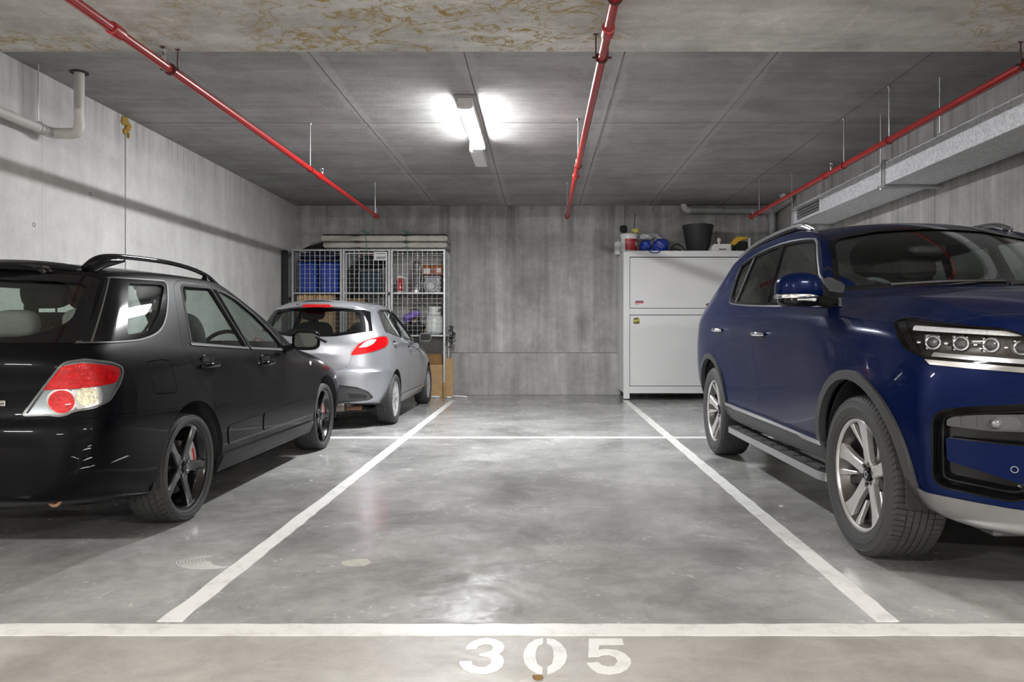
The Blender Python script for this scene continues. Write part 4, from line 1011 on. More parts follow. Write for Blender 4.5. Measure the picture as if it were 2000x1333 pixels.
    place_wheels(car, spec, ty, [('rim', rm.mesh('wagon_rim', MATS['wheel_black'], 35), [None]), ('lug_nut', nut, [2*PI*k/5+.5 for k in range(5)]), ('centre_cap', cap, [None]),
                                 ('brake_disc', disc, [None]), ('brake_caliper', calm, [.25]), ('caliper_letters', lett, [.25])])
build_wagon(WG)
# ------------------------------------------------------------------ silver hatchback in front of the cage
paint('paint_silver', (.31, .32, .35), (.54, .55, .59), .33, .75, .9)
glass('glass_grey', (.82, .84, .83))
HB = empty('hatchback', (-2.50, 8.50, 0), 'small silver hatchback parked tail towards us below the wire storage cage', 'car')
def build_hatch(car):
    st = [
     [(0,-.45,.26),(.50,-.50,.275),(.62,-.50,.30),(.69,-.465,.38),(.732,-.455,.61),(.722,-.44,.66),(.70,-.42,.90),(.662,-.385,1.045),(.535,-.27,1.295),(.465,-.255,1.35),(.25,-.345,1.393),(0,-.38,1.405)],
     [(0,-.2,.22),(.62,-.2,.23),(.735,-.24,.27),(.782,-.22,.38),(.806,-.2,.60),(.80,-.2,.72),(.777,-.18,.91),(.715,-.13,1.065),(.562,-.02,1.325),(.485,0,1.383),(.26,0,1.425),(0,0,1.436)],
     [(0,.1,.2),(.65,.1,.2),(.755,.1,.22),(.795,.1,.33),(.812,.1,.58),(.803,.1,.74),(.778,.1,.905),(.722,.12,1.04),(.572,.2,1.342),(.495,.22,1.398),(.27,.22,1.437),(0,.22,1.448)],
     [(0,.5,.2),(.65,.5,.2),(.755,.5,.215),(.795,.5,.31),(.805,.5,.56),(.80,.5,.74),(.777,.5,.895),(.725,.5,1.015),(.575,.5,1.348),(.495,.5,1.405),(.27,.5,1.445),(0,.5,1.455)],
     [(0,1.0,.2),(.65,1.0,.2),(.755,1.0,.215),(.795,1.0,.31),(.803,1.0,.55),(.80,1.0,.73),(.777,1.0,.875),(.725,1.0,.985),(.57,.85,1.335),(.49,.82,1.395),(.27,.82,1.435),(0,.82,1.445)],
     [(0,1.5,.2),(.65,1.5,.2),(.755,1.5,.215),(.795,1.5,.31),(.803,1.5,.55),(.80,1.5,.72),(.777,1.5,.86),(.72,1.5,.96),(.575,1.22,1.275),(.495,1.12,1.35),(.27,1.12,1.395),(0,1.13,1.405)],
     [(0,1.85,.2),(.65,1.85,.2),(.755,1.85,.215),(.795,1.85,.32),(.806,1.85,.56),(.80,1.85,.71),(.772,1.85,.85),(.71,1.85,.94),(.625,1.60,1.10),(.54,1.50,1.17),(.30,1.55,1.215),(0,1.57,1.225)],
     [(0,2.1,.2),(.65,2.1,.2),(.755,2.1,.22),(.80,2.1,.33),(.812,2.1,.56),(.80,2.1,.70),(.765,2.1,.83),(.70,2.1,.91),(.655,2.0,.955),(.56,1.98,.99),(.31,2.05,1.01),(0,2.08,1.015)],
     [(0,2.45,.2),(.65,2.45,.2),(.755,2.45,.22),(.798,2.45,.33),(.812,2.45,.56),(.795,2.45,.69),(.75,2.45,.79),(.685,2.45,.845),(.62,2.42,.88),(.53,2.40,.91),(.29,2.42,.945),(0,2.43,.955)],
     [(0,2.8,.2),(.60,2.8,.21),(.70,2.8,.24),(.745,2.8,.34),(.76,2.8,.52),(.74,2.8,.64),(.70,2.78,.71),(.64,2.77,.755),(.57,2.77,.79),(.48,2.77,.82),(.26,2.8,.85),(0,2.81,.86)],
     [(0,2.95,.25),(.48,3.0,.23),(.58,3.0,.26),(.63,3.0,.34),(.645,2.98,.50),(.635,2.95,.58),(.60,2.92,.64),(.55,2.90,.685),(.49,2.90,.715),(.42,2.92,.74),(.23,2.96,.77),(0,2.98,.78)]]
    rear = dict(m=[(.38,-.575,.285),(.42,-.60,.31),(.43,-.61,.38),(.44,-.625,.615),(.42,-.60,.665),(.40,-.575,.88),(.38,-.535,1.02),(.33,-.385,1.30),(.29,-.37,1.35),(.16,-.385,1.385)],
                c=[(-.61,.29),(-.635,.31),(-.645,.38),(-.66,.615),(-.64,.665),(-.61,.88),(-.57,1.02),(-.425,1.31),(-.415,1.355),(-.40,1.392)])
    front = dict(m=[(.35,3.12,.24),(.38,3.14,.27),(.38,3.15,.34),(.38,3.14,.48),(.37,3.10,.56),(.35,3.06,.62),(.33,3.03,.66),(.30,3.02,.69),(.26,3.01,.715),(.15,3.0,.755)],
                 c=[(3.17,.24),(3.19,.27),(3.20,.34),(3.19,.48),(3.15,.56),(3.11,.62),(3.07,.66),(3.05,.69),(3.03,.715),(3.01,.76)])
    B = Body(st, rear, front, {(7, 0, 8): .5, (8, 0, 7): .2, 2: .3})
    P = [MATS['paint_silver'], MATS['black_trim']]
    ar, af = arch_pts(0, .30, .335), arch_pts(2.45, .30, .335)
    wc = MB()
    for a in (ar, af): wc.prism(a, 'x', .48, 1.2).prism(a, 'x', -1.2, -.48)
    C = lambda pts, both=False: px(pts, .22, 1.2, both)
    rdo = rounded([(-.20,1.065),(-.02,1.30),(.10,1.362),(.66,1.378),(.80,1.36),(.86,1.0),(.87,.70),(.80,.34),(.76,.31),(.34,.31),(.36,.42),(.31,.53),(.21,.63),(.10,.72),(.02,.86)], .03, 3)
    fdo = rounded([(.81,1.37),(1.0,1.345),(1.25,1.255),(1.55,1.105),(1.80,.95),(1.93,.88),(1.96,.70),(1.93,.36),(1.90,.31),(.77,.31),(.81,.34),(.877,.70),(.868,1.0)], .02, 3)
    rdw = rounded([(.0,1.068),(.13,1.325),(.65,1.342),(.75,1.33),(.80,1.02),(.79,1.005)], .03)
    qw = rounded([(-.155,1.078),(.02,1.29),(.085,1.315),(-.03,1.07)], .015)
    fdw = rounded([(.84,1.335),(1.0,1.312),(1.24,1.222),(1.48,1.095),(1.60,1.0),(1.60,.962),(.885,.998)], .02)
    bump = [(-1,.15),(-.05,.15),(-.05,.59),(-.27,.61),(-.36,.642),(-.45,.645),(-1,.645)]
    tg = sym([(0,.655),(.28,.657),(.36,.672),(.40,.71),(.435,.80),(.52,.955),(.605,1.02),(.632,1.075),(.56,1.305),(.50,1.345),(0,1.388)])
    rwo = rounded(sym([(0,1.015),(.25,1.02),(.622,1.078),(.555,1.30),(.50,1.318),(0,1.343)]), .015)
    rwi = rounded(sym([(0,1.05),(.25,1.055),(.50,1.09),(.47,1.27),(.44,1.29),(0,1.315)]), .04)
    fw = rounded(sym([(0,1.03),(.56,1.01),(.62,1.02),(.50,1.30),(.45,1.335),(0,1.368)]), .04)
    s2 = 1/math.sqrt(2)
    U = lambda x, y: (x+y)*s2
    lamp = rounded([(U(.43,-.59),.808),(U(.44,-.585),.85),(U(.50,-.55),.935),(U(.555,-.51),.975),(U(.62,-.46),1.005),(U(.72,-.30),1.022),(U(.745,-.22),1.015),(U(.765,-.22),.96),(U(.745,-.30),.905),(U(.66,-.46),.855),(U(.55,-.54),.82)], .015, 4)
    white = rounded([(U(.50,-.55),.895),(U(.555,-.51),.955),(U(.61,-.46),.985),(U(.655,-.41),.985),(U(.63,-.45),.94),(U(.58,-.50),.905)], .012, 4)
    O = lambda pts: po(pts, PI/4, .2, 1.5)
    lc = O(inset(lamp, -.002)); lcm = mirror_x(lc); lboth = MB().add(lc.v, lc.f).add(lcm.v, lcm.f)
    low = rounded(sym([(0,.505),(.33,.492),(.50,.468),(.61,.415),(.655,.345),(.60,.315),(.3,.30),(0,.30)]), .02)
    cuts = [wc, C(qw, True), C(inset(rdo, -.002)), C(inset(fdo, -.002)), px(rdw, -1.2, -.22), px(fdw, -1.2, -.22), px(inset(bump, -.002), -1.2, 1.2), py(inset(tg, -.002), -1.3, .1), py(fw, .85, 2.3), lboth]
    B.cut('body', None, P, car, minus=cuts)
    B.cut('rear_door', C(rdo), P, car, minus=[C(rdw), C(qw), wc])
    B.cut('front_door', C(fdo), P, car, minus=[C(fdw)])
    B.cut('tailgate', py(tg, -1.3, .1), P, car, minus=[py(rwi, -1.3, .1), px(inset(bump, -.003), -1.2, 1.2), lboth])
    B.cut('rear_bumper', px(bump, -1.2, 1.2), P, car, minus=[wc, lboth, py(low, -1.2, -.42)])
    dl = B.cut('lower_grille', py(inset(low, .002), -1.2, -.42), [mat('plastic_shade_grey', (.07,.07,.075), .5)], car, -.008, -.03)
    slot = rounded([(.40,.40),(.56,.385),(.60,.36),(.58,.345),(.42,.345)], .012)
    for sg in (1, -1): B.cut('reflector', py(slot if sg > 0 else sq(slot), -1.2, -.42), [MATS['black_trim']], dl, -.003, -.012)
    mid = rounded(sym([(0,.345),(.27,.345),(.27,.33),(0,.33)]), .005)
    B.cut('grille_slot', py(sym([(0,.36),(.30,.36),(.30,.35),(0,.35)]), -1.2, -.42), [MATS['rubber']], dl, -.004, -.012)
    Gb = [MATS['gloss_black']]
    for sd in (1, -1):
        k = lambda pts: px(pts, .22*sd, 1.2*sd)
        for ww in (rdw, fdw, qw):
            B.cut('door_window' if ww is not qw else 'quarter_window', k(inset(ww, -.012)), [MATS['glass_green']], car, -.010, -.014)
            B.cut('window_seal', k(inset(ww, -.014)), [MATS['rubber']], car, .0015, -.012, minus=[k(inset(ww, .004))])
    B.cut('door_pillar_cover', C([(.745,1.345),(.845,1.345),(.895,.995),(.785,1.005)]), Gb, car, .0025, -.004)
    B.cut('rear_window', py(inset(rwi, -.012), -1.3, .1), [MATS['glass_grey']], car, -.006, -.010)
    B.cut('window_frame', py(rwo, -1.3, .1), Gb, car, .002, -.008, minus=[py(rwi, -1.3, .1)])
    B.cut('windscreen', py(inset(fw, -.012), .85, 2.3), [MATS['glass_clear']], car, -.006, -.010)
    mat('lamp_white', (.85, .85, .84), .15, .3, coat=1, noise=.25, nscale=70)
    for sd in (1, -1):
        q = (lambda m_: m_) if sd > 0 else mirror_x
        lo = B.cut('tail_lamp', q(O(lamp)), [MATS['lamp_red']], car, .004, -.04)
        B.cut('clear_lens', q(O(white)), [MATS['lamp_white']], lo, .007, -.002)
        B.cut('lamp_line', q(O(inset(lamp, -.0))), [MATS['satin_metal']], lo, .0045, .002, minus=[q(O(inset(lamp, .004)))])
    # spoiler with high brake light
    sp = MB(); n = 21
    for i in range(n):
        x = -.50+1.0*i/(n-1); t = abs(x)/.5; y = -.47+.20*t**2.4; z = 1.385-.055*t**2.5
        sp.v += [(x, y+.20, z+.048), (x, y+.02, z+.010), (x, y, z-.004), (x, y+.004, z-.030), (x, y+.12, z-.045)]
    sp.f = [(i*5+j, i*5+(j+1) % 5, (i+1)*5+(j+1) % 5, (i+1)*5+j) for i in range(n-1) for j in range(5)]+[(4,3,2,1,0), tuple((n-1)*5+j for j in range(5))]
    sp.m = [0]*len(sp.f)
    so = sp.obj('spoiler', MATS['paint_silver'], car, 50)
    MB().prism(rounded([(-.165,1.340),(.165,1.340),(.145,1.372),(-.145,1.372)], .012), 'y', -.482, -.44).obj('brake_light', MATS['lamp_red'], so).location = (.02, 0, .0)
    MB().cyl((-.20,-.475,1.372), (-.20,-.455,1.372), .006, n=12).obj('washer_jet', MATS['black_trim'], so)
    # mirrors, handles
    for sd in (1, -1):
        mirror_part(car, (.905*sd, 1.50, 1.0), (.085, .07, .062), 'plastic_shade_grey', 'gloss_black', [(-.15*sd,.08,-.05),(-.10*sd,.05,-.04),(-.05*sd,.02,-.03)], -1, .12*sd)  # dark shell paints in shade on the silver mirror, black glass its dark reflection
    for (y, z) in ((.06,.925),(.98,.850)):
        c, nn = B.side(y, z); h = empty('door_handle', c, parent=car)
        MB().sphere((-.004, 0, .008), (.006, .07, .035), 18, 8, e=.6).obj('handle_cup', MATS['black_trim'], h, 60)
        MB().tube([(.004,-.085,.005),(.024,-.07,.006),(.030,0,.007),(.024,.07,.006),(.004,.085,.005)], [.009,.013,.014,.013,.009], 8).obj('handle_grip', MATS['paint_silver'], h, 60)
    B.cut('sill_strip', C([(.36,.285),(2.08,.285),(2.08,.315),(.36,.315)]), P, car, .010, -.004)
    MB().box((0, 1.2, .20), (1.1, 3.2, .05), .02).obj('floor_pan', MATS['under'], car)
    arch_liner(car, (0, 2.45), .30, .335, .48, .785)
    MB().lathe([(.055,-.05),(.06,0),(.06,.34),(.055,.36)], (.0,-.56,.25), 'x', 16).obj('muffler', MATS['brake_iron'], car)
    MB().cyl((.40,-.60,.27), (.40,-.30,.27), .022, n=14).obj('exhaust_pipe', MATS['brake_iron'], car)
    MB().tube([(-.4,-.42,.22),(0,-.40,.20),(.5,-.40,.22)], .025, 8).obj('axle_beam', MATS['rusty'], car)
    B.cut('headlamp', px(rounded([(2.60,.72),(2.75,.66),(2.98,.60),(2.98,.68),(2.80,.76)], .02), .4, 1.0), [MATS['headlamp_glass']], car, .003, -.004)
    # cabin
    MB().box((0, .9, .33), (1.35, 2.4, .06), .02).obj('cabin_floor', MATS['dark_cabin'], car)
    MB().sphere((0, 1.62, .85), (.66, .28, .14), 24, 12, e=.5).obj('dashboard', MATS['dark_cabin'], car, 60)
    for sd in (1, -1): seat(car, 'front_seat', (.34*sd, .95, .38), .48, 'dark_cloth', .22, .60)
    rs = empty('rear_bench', (0, .30, .38), parent=car)
    MB().box((0, .0, .15), (1.15, .45, .2), .06).obj('seat_cushion', MATS['dark_cloth'], rs, 60)
    MB().box((0, -.26, .38), (1.15, .14, .48), .06, Matrix.Rotation(.25, 3, 'X')).obj('seat_back', MATS['dark_cloth'], rs, 60)
    for x in (.34, -.34): MB().sphere((x, -.34, .66), (.12, .05, .07), 16, 10, e=.65).obj('headrest', MATS['dark_cloth'], rs, 60)
    steering_wheel(car, (.34, 1.38, .92))
    # wheels
    ty = tyre_mesh('hatch_tyre', .292, .185, .205, [(-1,-.55,.004),(-.50,-.06,.002),(.0,.5,.002),(.55,1,.004)], 44, .6)
    rm = MB(); rim_barrel(rm, .207, .185)
    spokes(rm, 9, [(.03,.022,.062,.02),(.08,.016,.068,.02),(.14,.017,.070,.018),(.19,.024,.066,.015),(.202,.028,.062,.012)], 0, .004)
    rm.lathe([(.0001,.070),(.035,.068),(.045,.060),(.048,.03),(.20,.02),(.2,.01)], axis='x', n=36)
    spec = [(.715,0,.290,1),(.715,2.45,.290,1),(.715,0,.290,-1),(.715,2.45,.290,-1)]
    mat('hubcap_silver', (.55,.55,.56), .3, .6)
    place_wheels(car, spec, ty, [('hubcap', rm.mesh('hatch_rim', MATS['hubcap_silver'], 35), [None])])
build_hatch(HB)
# ------------------------------------------------------------------ dark blue four-wheel drive on the right
paint('paint_blue', (.0009, .0035, .021), (.0035, .012, .070), .26, .15, .42)
mat('clad', (.045, .045, .047), .5, bump=.1, bscale=400)
mat('skid_grey', (.17, .17, .17), .45, .4)
mat('bright_trim', (.62, .63, .66), .22, 1.)
mat('machined', (.66, .65, .64), .30, .65, noise=.06, nscale=20)
mat('rim_dark', (.12, .115, .11), .35, .9)
glass('glass_dark', (.40, .42, .41))
glass('glass_shade', (.88, .915, .895))
SV = empty('suv', (2.45, 6.34, 0), 'dark blue SUV with silver roof rails, parked nose towards us along the right wall', 'car', rz=PI)
def build_suv(car):
    st = [
     [(0,-.80,.44),(.62,-.86,.43),(.78,-.85,.47),(.85,-.83,.58),(.875,-.82,.82),(.865,-.80,1.06),(.845,-.78,1.18),(.80,-.74,1.30),(.63,-.55,1.64),(.55,-.55,1.695),(.30,-.62,1.73),(0,-.65,1.74)],
     [(0,-.45,.38),(.74,-.45,.38),(.87,-.48,.43),(.935,-.47,.55),(.968,-.45,.80),(.967,-.45,1.06),(.945,-.44,1.20),(.888,-.42,1.315),(.70,-.28,1.665),(.61,-.28,1.715),(.33,-.28,1.755),(0,-.28,1.765)],
     [(0,0,.36),(.75,0,.36),(.90,0,.40),(.958,0,.52),(.980,0,.80),(.977,0,1.06),(.956,0,1.19),(.900,0,1.305),(.722,.1,1.69),(.63,.1,1.738),(.34,.1,1.775),(0,.1,1.785)],
     [(0,.55,.36),(.75,.55,.36),(.90,.55,.37),(.943,.55,.48),(.955,.55,.77),(.973,.55,1.05),(.956,.55,1.175),(.905,.55,1.275),(.738,.6,1.705),(.642,.6,1.752),(.35,.6,1.788),(0,.6,1.797)],
     [(0,1.2,.36),(.75,1.2,.36),(.90,1.2,.37),(.940,1.2,.48),(.948,1.2,.76),(.970,1.2,1.04),(.954,1.2,1.165),(.905,1.2,1.248),(.738,1.15,1.705),(.642,1.15,1.752),(.35,1.15,1.787),(0,1.15,1.796)],
     [(0,1.8,.36),(.75,1.8,.36),(.90,1.8,.37),(.942,1.8,.48),(.952,1.8,.77),(.968,1.8,1.04),(.952,1.8,1.155),(.902,1.8,1.226),(.705,1.68,1.652),(.615,1.60,1.708),(.34,1.58,1.755),(0,1.60,1.768)],
     [(0,2.2,.36),(.75,2.2,.36),(.90,2.2,.38),(.950,2.2,.49),(.968,2.2,.78),(.972,2.2,1.05),(.950,2.2,1.148),(.897,2.2,1.210),(.775,2.02,1.455),(.68,1.97,1.505),(.37,2.05,1.535),(0,2.09,1.545)],
     [(0,2.5,.36),(.75,2.5,.36),(.90,2.5,.40),(.962,2.5,.52),(.984,2.5,.80),(.975,2.5,1.05),(.945,2.5,1.14),(.888,2.5,1.190),(.825,2.33,1.255),(.73,2.30,1.285),(.40,2.42,1.308),(0,2.46,1.312)],
     [(0,2.88,.36),(.75,2.88,.36),(.90,2.88,.41),(.968,2.88,.53),(.990,2.88,.80),(.970,2.88,1.05),(.930,2.88,1.120),(.878,2.88,1.152),(.755,2.85,1.228),(.685,2.83,1.245),(.38,2.86,1.272),(0,2.88,1.280)],
     [(0,3.2,.36),(.74,3.2,.35),(.88,3.2,.39),(.943,3.2,.50),(.962,3.2,.78),(.942,3.2,1.02),(.900,3.2,1.085),(.855,3.2,1.112),(.745,3.22,1.182),(.675,3.22,1.198),(.375,3.25,1.225),(0,3.27,1.235)],
     [(0,3.40,.33),(.66,3.52,.30),(.82,3.44,.325),(.885,3.41,.42),(.905,3.40,.68),(.890,3.38,.93),(.862,3.38,1.0),(.815,3.42,1.052),(.70,3.50,1.098),(.62,3.54,1.115),(.34,3.60,1.145),(0,3.62,1.155)]]
    rear = dict(m=[(.42,-.93,.44),(.48,-.95,.48),(.50,-.95,.58),(.50,-.935,.82),(.49,-.915,1.06),(.48,-.89,1.18),(.46,-.85,1.30),(.38,-.64,1.655),(.33,-.63,1.695),(.18,-.65,1.725)],
                c=[(-.955,.44),(-.98,.48),(-.985,.58),(-.965,.82),(-.945,1.06),(-.92,1.18),(-.88,1.30),(-.67,1.66),(-.665,1.70),(-.66,1.73)])
    front = dict(m=[(.45,3.66,.305),(.50,3.67,.33),(.53,3.665,.42),(.54,3.67,.68),(.54,3.67,.92),(.53,3.655,.985),(.51,3.65,1.03),(.46,3.65,1.063),(.41,3.655,1.085),(.22,3.655,1.12)],
                 c=[(3.72,.305),(3.745,.33),(3.745,.42),(3.75,.68),(3.75,.92),(3.735,.985),(3.72,1.03),(3.70,1.065),(3.69,1.09),(3.67,1.125)])
    B = Body(st, rear, front, {(7, 0, 7): .55, (8, 0, 5): .2, (8, 6, 10): .55, (6, 6, 10): .45, 2: .4, (3, 9, 10): .2, (5, 6, 10): .35, ('st', 10, 2, 6): .75, ('st', 10, 6, 7): .3})
    P = [MATS['paint_blue'], MATS['black_trim']]
    ar, af = arch_pts(-.01, .385, .425, .45), arch_pts(2.885, .385, .425, .45)
    wc = MB()
    for a in (ar, af): wc.prism(a, 'x', .56, 1.3).prism(a, 'x', -1.3, -.56)
    C = lambda pts, both=False: px(pts, .25, 1.3, both)
    s2 = 1/math.sqrt(2)
    F_ = lambda x, y: (y-x)*s2
    O = lambda pts: po(pts, 3*PI/4, 2.7, 3.9)     # oblique at the front right corner
    R_ = lambda pts: po(pts, PI/4, .4, 1.7)
    def two(m): k = mirror_x(m); return MB().add(m.v, m.f).add(k.v, k.f)
    dlo = spline([(.50,1.288),(.8,1.268),(1.2,1.248),(2.0,1.216),(2.52,1.196)], 3, False)+[(2.30,1.275),(2.05,1.402),(1.90,1.515),(1.77,1.622),(1.70,1.655),(1.60,1.668)]+spline([(1.52,1.675),(1.19,1.688),(.6,1.672),(.25,1.632)], 3, False)+[(.215,1.60),(.22,1.52),(.31,1.345),(.37,1.305)]
    qw = rounded([(.42,1.325),(.50,1.315),(.555,1.645),(.50,1.640),(.27,1.615),(.25,1.59),(.27,1.51),(.35,1.365)], .02)
    rdw = rounded([(.565,1.305),(1.235,1.268),(1.16,1.668),(.62,1.650)], .02)
    fdw = rounded([(1.355,1.262),(2.20,1.228),(2.16,1.30),(2.02,1.398),(1.88,1.505),(1.75,1.605),(1.68,1.638),(1.58,1.652),(1.245,1.668)], .03)
    rdo = rounded([(.575,1.70),(.53,1.29),(.20,1.235),(.13,1.18),(.10,1.05),(.115,.92),(.12,.80),(.45,.60),(.47,.50),(1.31,.50),(1.315,.56),(1.235,.95),(1.245,1.05),(1.295,1.25),(1.215,1.705)], .03, 3)
    fdo = rounded([(1.225,1.705),(1.60,1.695),(1.74,1.660),(1.93,1.52),(2.08,1.405),(2.33,1.282),(2.44,1.20),(2.385,1.0),(2.345,.88),(2.345,.50),(1.317,.50),(1.321,.56),(1.241,.95),(1.251,1.05),(1.302,1.25)], .02, 3)
    hood = rounded(sym([(0,2.475),(.40,2.435),(.70,2.325),(.79,2.32),(.862,2.42),(.878,2.60),(.865,2.95),(.84,3.20),(.795,3.385),(.70,3.47),(.60,3.52),(.34,3.60),(0,3.62)]), .02, 3)
    fw = rounded(sym([(0,1.315),(.42,1.312),(.73,1.295),(.775,1.295),(.66,1.60),(.60,1.665),(.34,1.715),(0,1.73)]), .04)
    rw = rounded(sym([(0,1.30),(.62,1.30),(.72,1.34),(.56,1.62),(.5,1.65),(0,1.67)]), .04)
    lamp = rounded([(1.585,1.100),(1.60,1.114),(1.635,1.120),(1.72,1.108),(1.81,1.094),(1.93,1.080),(2.03,1.070),(2.09,1.050),(2.14,1.010),(2.20,.98),(2.20,.912),(2.11,.925),(1.93,.937),(1.765,.948),(1.672,.985)], .01, 3)
    strip = [(1.765,.946),(1.93,.935),(2.11,.923),(2.30,.912),(2.30,.892),(2.11,.903),(1.93,.914),(1.785,.926)]
    fog = rounded([(1.797,.70),(1.81,.735),(1.84,.752),(1.93,.768),(2.12,.790),(2.30,.79),(2.30,.60),(2.20,.50),(2.095,.415),(2.06,.410),(1.84,.435),(1.805,.455),(1.797,.49)], .025, 4)
    skid = [(1.50,.46),(1.60,.445),(1.70,.425),(1.77,.408),(2.0,.392),(2.2,.378),(2.8,.365),(2.8,.20),(1.50,.20)]
    bump = [(3.30,.15),(3.30,.62),(3.25,.80),(3.335,.955),(3.40,.905),(4.1,.905),(4.1,.15)]
    tl = rounded([(-.02,.98),(-.03,1.20),(.08,1.24),(.17,1.22),(.19,1.12),(.12,1.0)], .02)
    lampc, fogc = two(O(inset(lamp, -.002))), two(O(fog))
    cuts = [wc, C(qw, True), C(inset(rdo, -.002)), C(inset(fdo, -.002)), px(rdw, -1.3, -.25), px(fdw, -1.3, -.25), pz(inset(hood, -.002), .97, 1.7), py(fw, 1.4, 2.8), py(rw, -1.2, -.2),
            lampc, fogc, two(R_(tl))]
    B.cut('body', None, P, car, minus=cuts)
    B.cut('bonnet', pz(hood, .97, 1.7), P, car, minus=[lampc, py(fw, 1.4, 2.8)])
    B.cut('rear_door', C(rdo), P, car, minus=[C(rdw), C(qw), wc])
    B.cut('front_door', C(fdo), P, car, minus=[C(fdw)])
    Gb = [MATS['gloss_black']]
    for sd in (1, -1):
        k = lambda pts: px(pts, .25*sd, 1.3*sd)
        B.cut('window_surround', k(dlo), Gb, car, .0015, -.006, minus=[k(qw), k(rdw), k(fdw)])
        B.cut('chrome_surround', k(inset(dlo, -.006)), [MATS['bright_trim']], car, .005, -.004, minus=[k(inset(dlo, .003))])
        B.cut('quarter_window', k(inset(qw, -.012)), [MATS['glass_dark']], car, -.008, -.012)
        B.cut('door_window', k(inset(rdw, -.012)), [MATS['glass_dark']], car, -.008, -.012)
        B.cut('door_window', k(inset(fdw, -.012)), [MATS['glass_shade']], car, -.008, -.012)
        # arch claddings, sill cladding with bright strip
        for yc, nm in ((-.01, 'r'), (2.885, 'f')):
            a_o = arch_pts(yc, .385, .475, .492, .12, .30); a_i = arch_pts(yc, .385, .423, .448, .2, -.1)
            q = B.cut('arch_cladding', k(a_o), [MATS['clad']], car, .014, -.02, minus=[k(a_i)])
        B.cut('sill_cladding', k(rounded([(.44,.34),(2.50,.34),(2.49,.478),(.47,.478)], .01)), [MATS['clad']], car, .012, -.02)
        B.cut('sill_strip', k(rounded([(.47,.470),(.62,.470),(.66,.462),(2.12,.462),(2.18,.452),(2.47,.452),(2.47,.478),(.47,.494)], .006)), [MATS['bright_trim']], car, .020, .0)
    qc = [(.505,1.30),(.56,1.30),(.615,1.66),(.56,1.655)]
    B.cut('pillar_strip', C(inset([(.522,1.30),(.538,1.30),(.595,1.655),(.58,1.655)], 0)), [MATS['bright_trim']], car, .004, -.003)
    B.cut('windscreen', py(inset(fw, -.012), 1.4, 2.8), [MATS['glass_shade']], car, -.006, -.010)
    B.cut('windscreen_border', py(inset(fw, -.006), 1.4, 2.8), Gb, car, .001, -.006, minus=[py(rounded(inset(fw, .022), .03), 1.4, 2.8)])
    B.cut('rear_window', py(inset(rw, -.012), -1.2, -.2), [MATS['glass_dark']], car, -.006, -.010)
    for sd in (1, -1):
        q = (lambda m: m) if sd > 0 else mirror_x
        t = B.cut('tail_lamp', q(R_(tl)), [MATS['lamp_red']], car, .004, -.02)
        B.cut('clear_lens', q(R_(inset(tl, .035))), [MATS['lamp_white']], t, .006, 0)
        # headlamp: dark tub, light bar, four projector units, cover
        h = B.cut('headlamp', q(O(lamp)), [mat('lamp_tub', (.05,.045,.04), .3, .5)], car, -.055, -.075)
        B.cut('lamp_wall', q(O(inset(lamp, -.001))), [MATS['gloss_black']], h, .001, -.07, minus=[q(O(inset(lamp, .006)))])
        B.cut('light_bar', q(O(rounded([(1.685,1.085),(2.06,1.058),(2.10,1.040),(2.06,1.040),(1.685,1.064)], .008))), [mat('light_guide', (.85,.86,.88), .18, .2, coat=1, noise=.2, nscale=120)], h, -.012, -.03)
        B.cut('lamp_reflector', q(O(rounded([(1.60,1.10),(1.635,1.108),(1.70,1.02),(1.745,.965),(1.70,.985)], .01))), [MATS['gloss_black']], h, -.006, -.02)
        B.cut('lamp_chrome', q(O(inset([(1.79,.975),(2.18,.947),(2.19,.925),(2.11,.933),(1.93,.945),(1.78,.957)], .001))), [MATS['bright_trim']], h, -.014, -.05)
        for (uu, zz) in ((1.785,1.014),(1.893,1.010),(1.998,1.006),(2.100,.998)):
            c, nn = B.hit((sd*(2.2*s2*1.4-uu*s2+.3), 2.2*s2*1.4+uu*s2+.3, zz), (-sd*s2, -s2, 0))
            pj = MB(); pj.lathe([(.0001,.012),(.016,.008),(.021,-.002),(.023,-.004),(.028,.004),(.031,.006),(.033,-.03),(.02,-.04)], axis='z', n=28)
            pj.box((.0, -.0, -.028), (.062, .066, .03), .006)
            for s_ in (-1, 1): pj.box((.052*s_, 0, -.02), (.018, .012, .02), .003)
            o = pj.obj('projector_lamp', MATS['chrome'], h, 35); d = Vector((sd*.42, .9, 0)).normalized()
            o.location = c-d*.034-nn*.01; o.rotation_euler = (PI/2, 0, math.atan2(d.y, d.x)+PI/2)
            ln = MB().sphere((0,0,0), (.020,.020,.008), 20, 8).obj('projector_lens', mat('lens_glass', (.03,.032,.036), .03, 0, coat=1), h, 60)
            ln.location = c-d*.034-nn*.01+d*.010; ln.rotation_euler = o.rotation_euler
        B.cut('lamp_cover', q(O(lamp)), [MATS['lens_clear']], h, .0, -.003)
        B.cut('chrome_strip', q(O(strip)), [MATS['chrome']], car, .012, -.01)
        # fog lamp recess
        B.cut('recess_back', q(O(inset(fog, -.002))), [MATS['gloss_black']], car, -.075, -.085)
        B.cut('recess_rim', q(O(inset(fog, -.022))), P, car, .010, -.03, minus=[q(O(inset(fog, .001)))])
        B.cut('recess_liner', q(O(inset(fog, -.001))), Gb, car, .004, -.08, minus=[q(O(inset(fog, .006)))])
        B.cut('inner_rim', q(O(inset(fog, .030))), Gb, car, -.028, -.07, minus=[q(O(inset(fog, .036)))])
        pl = B.cut('fog_panel', q(O(rounded([(1.84,.705),(1.87,.722),(1.98,.735),(2.28,.755),(2.28,.685),(2.0,.672),(1.84,.680)], .008))), [mat('fog_grey', (.05,.05,.05), .35)], car, -.036, -.06)
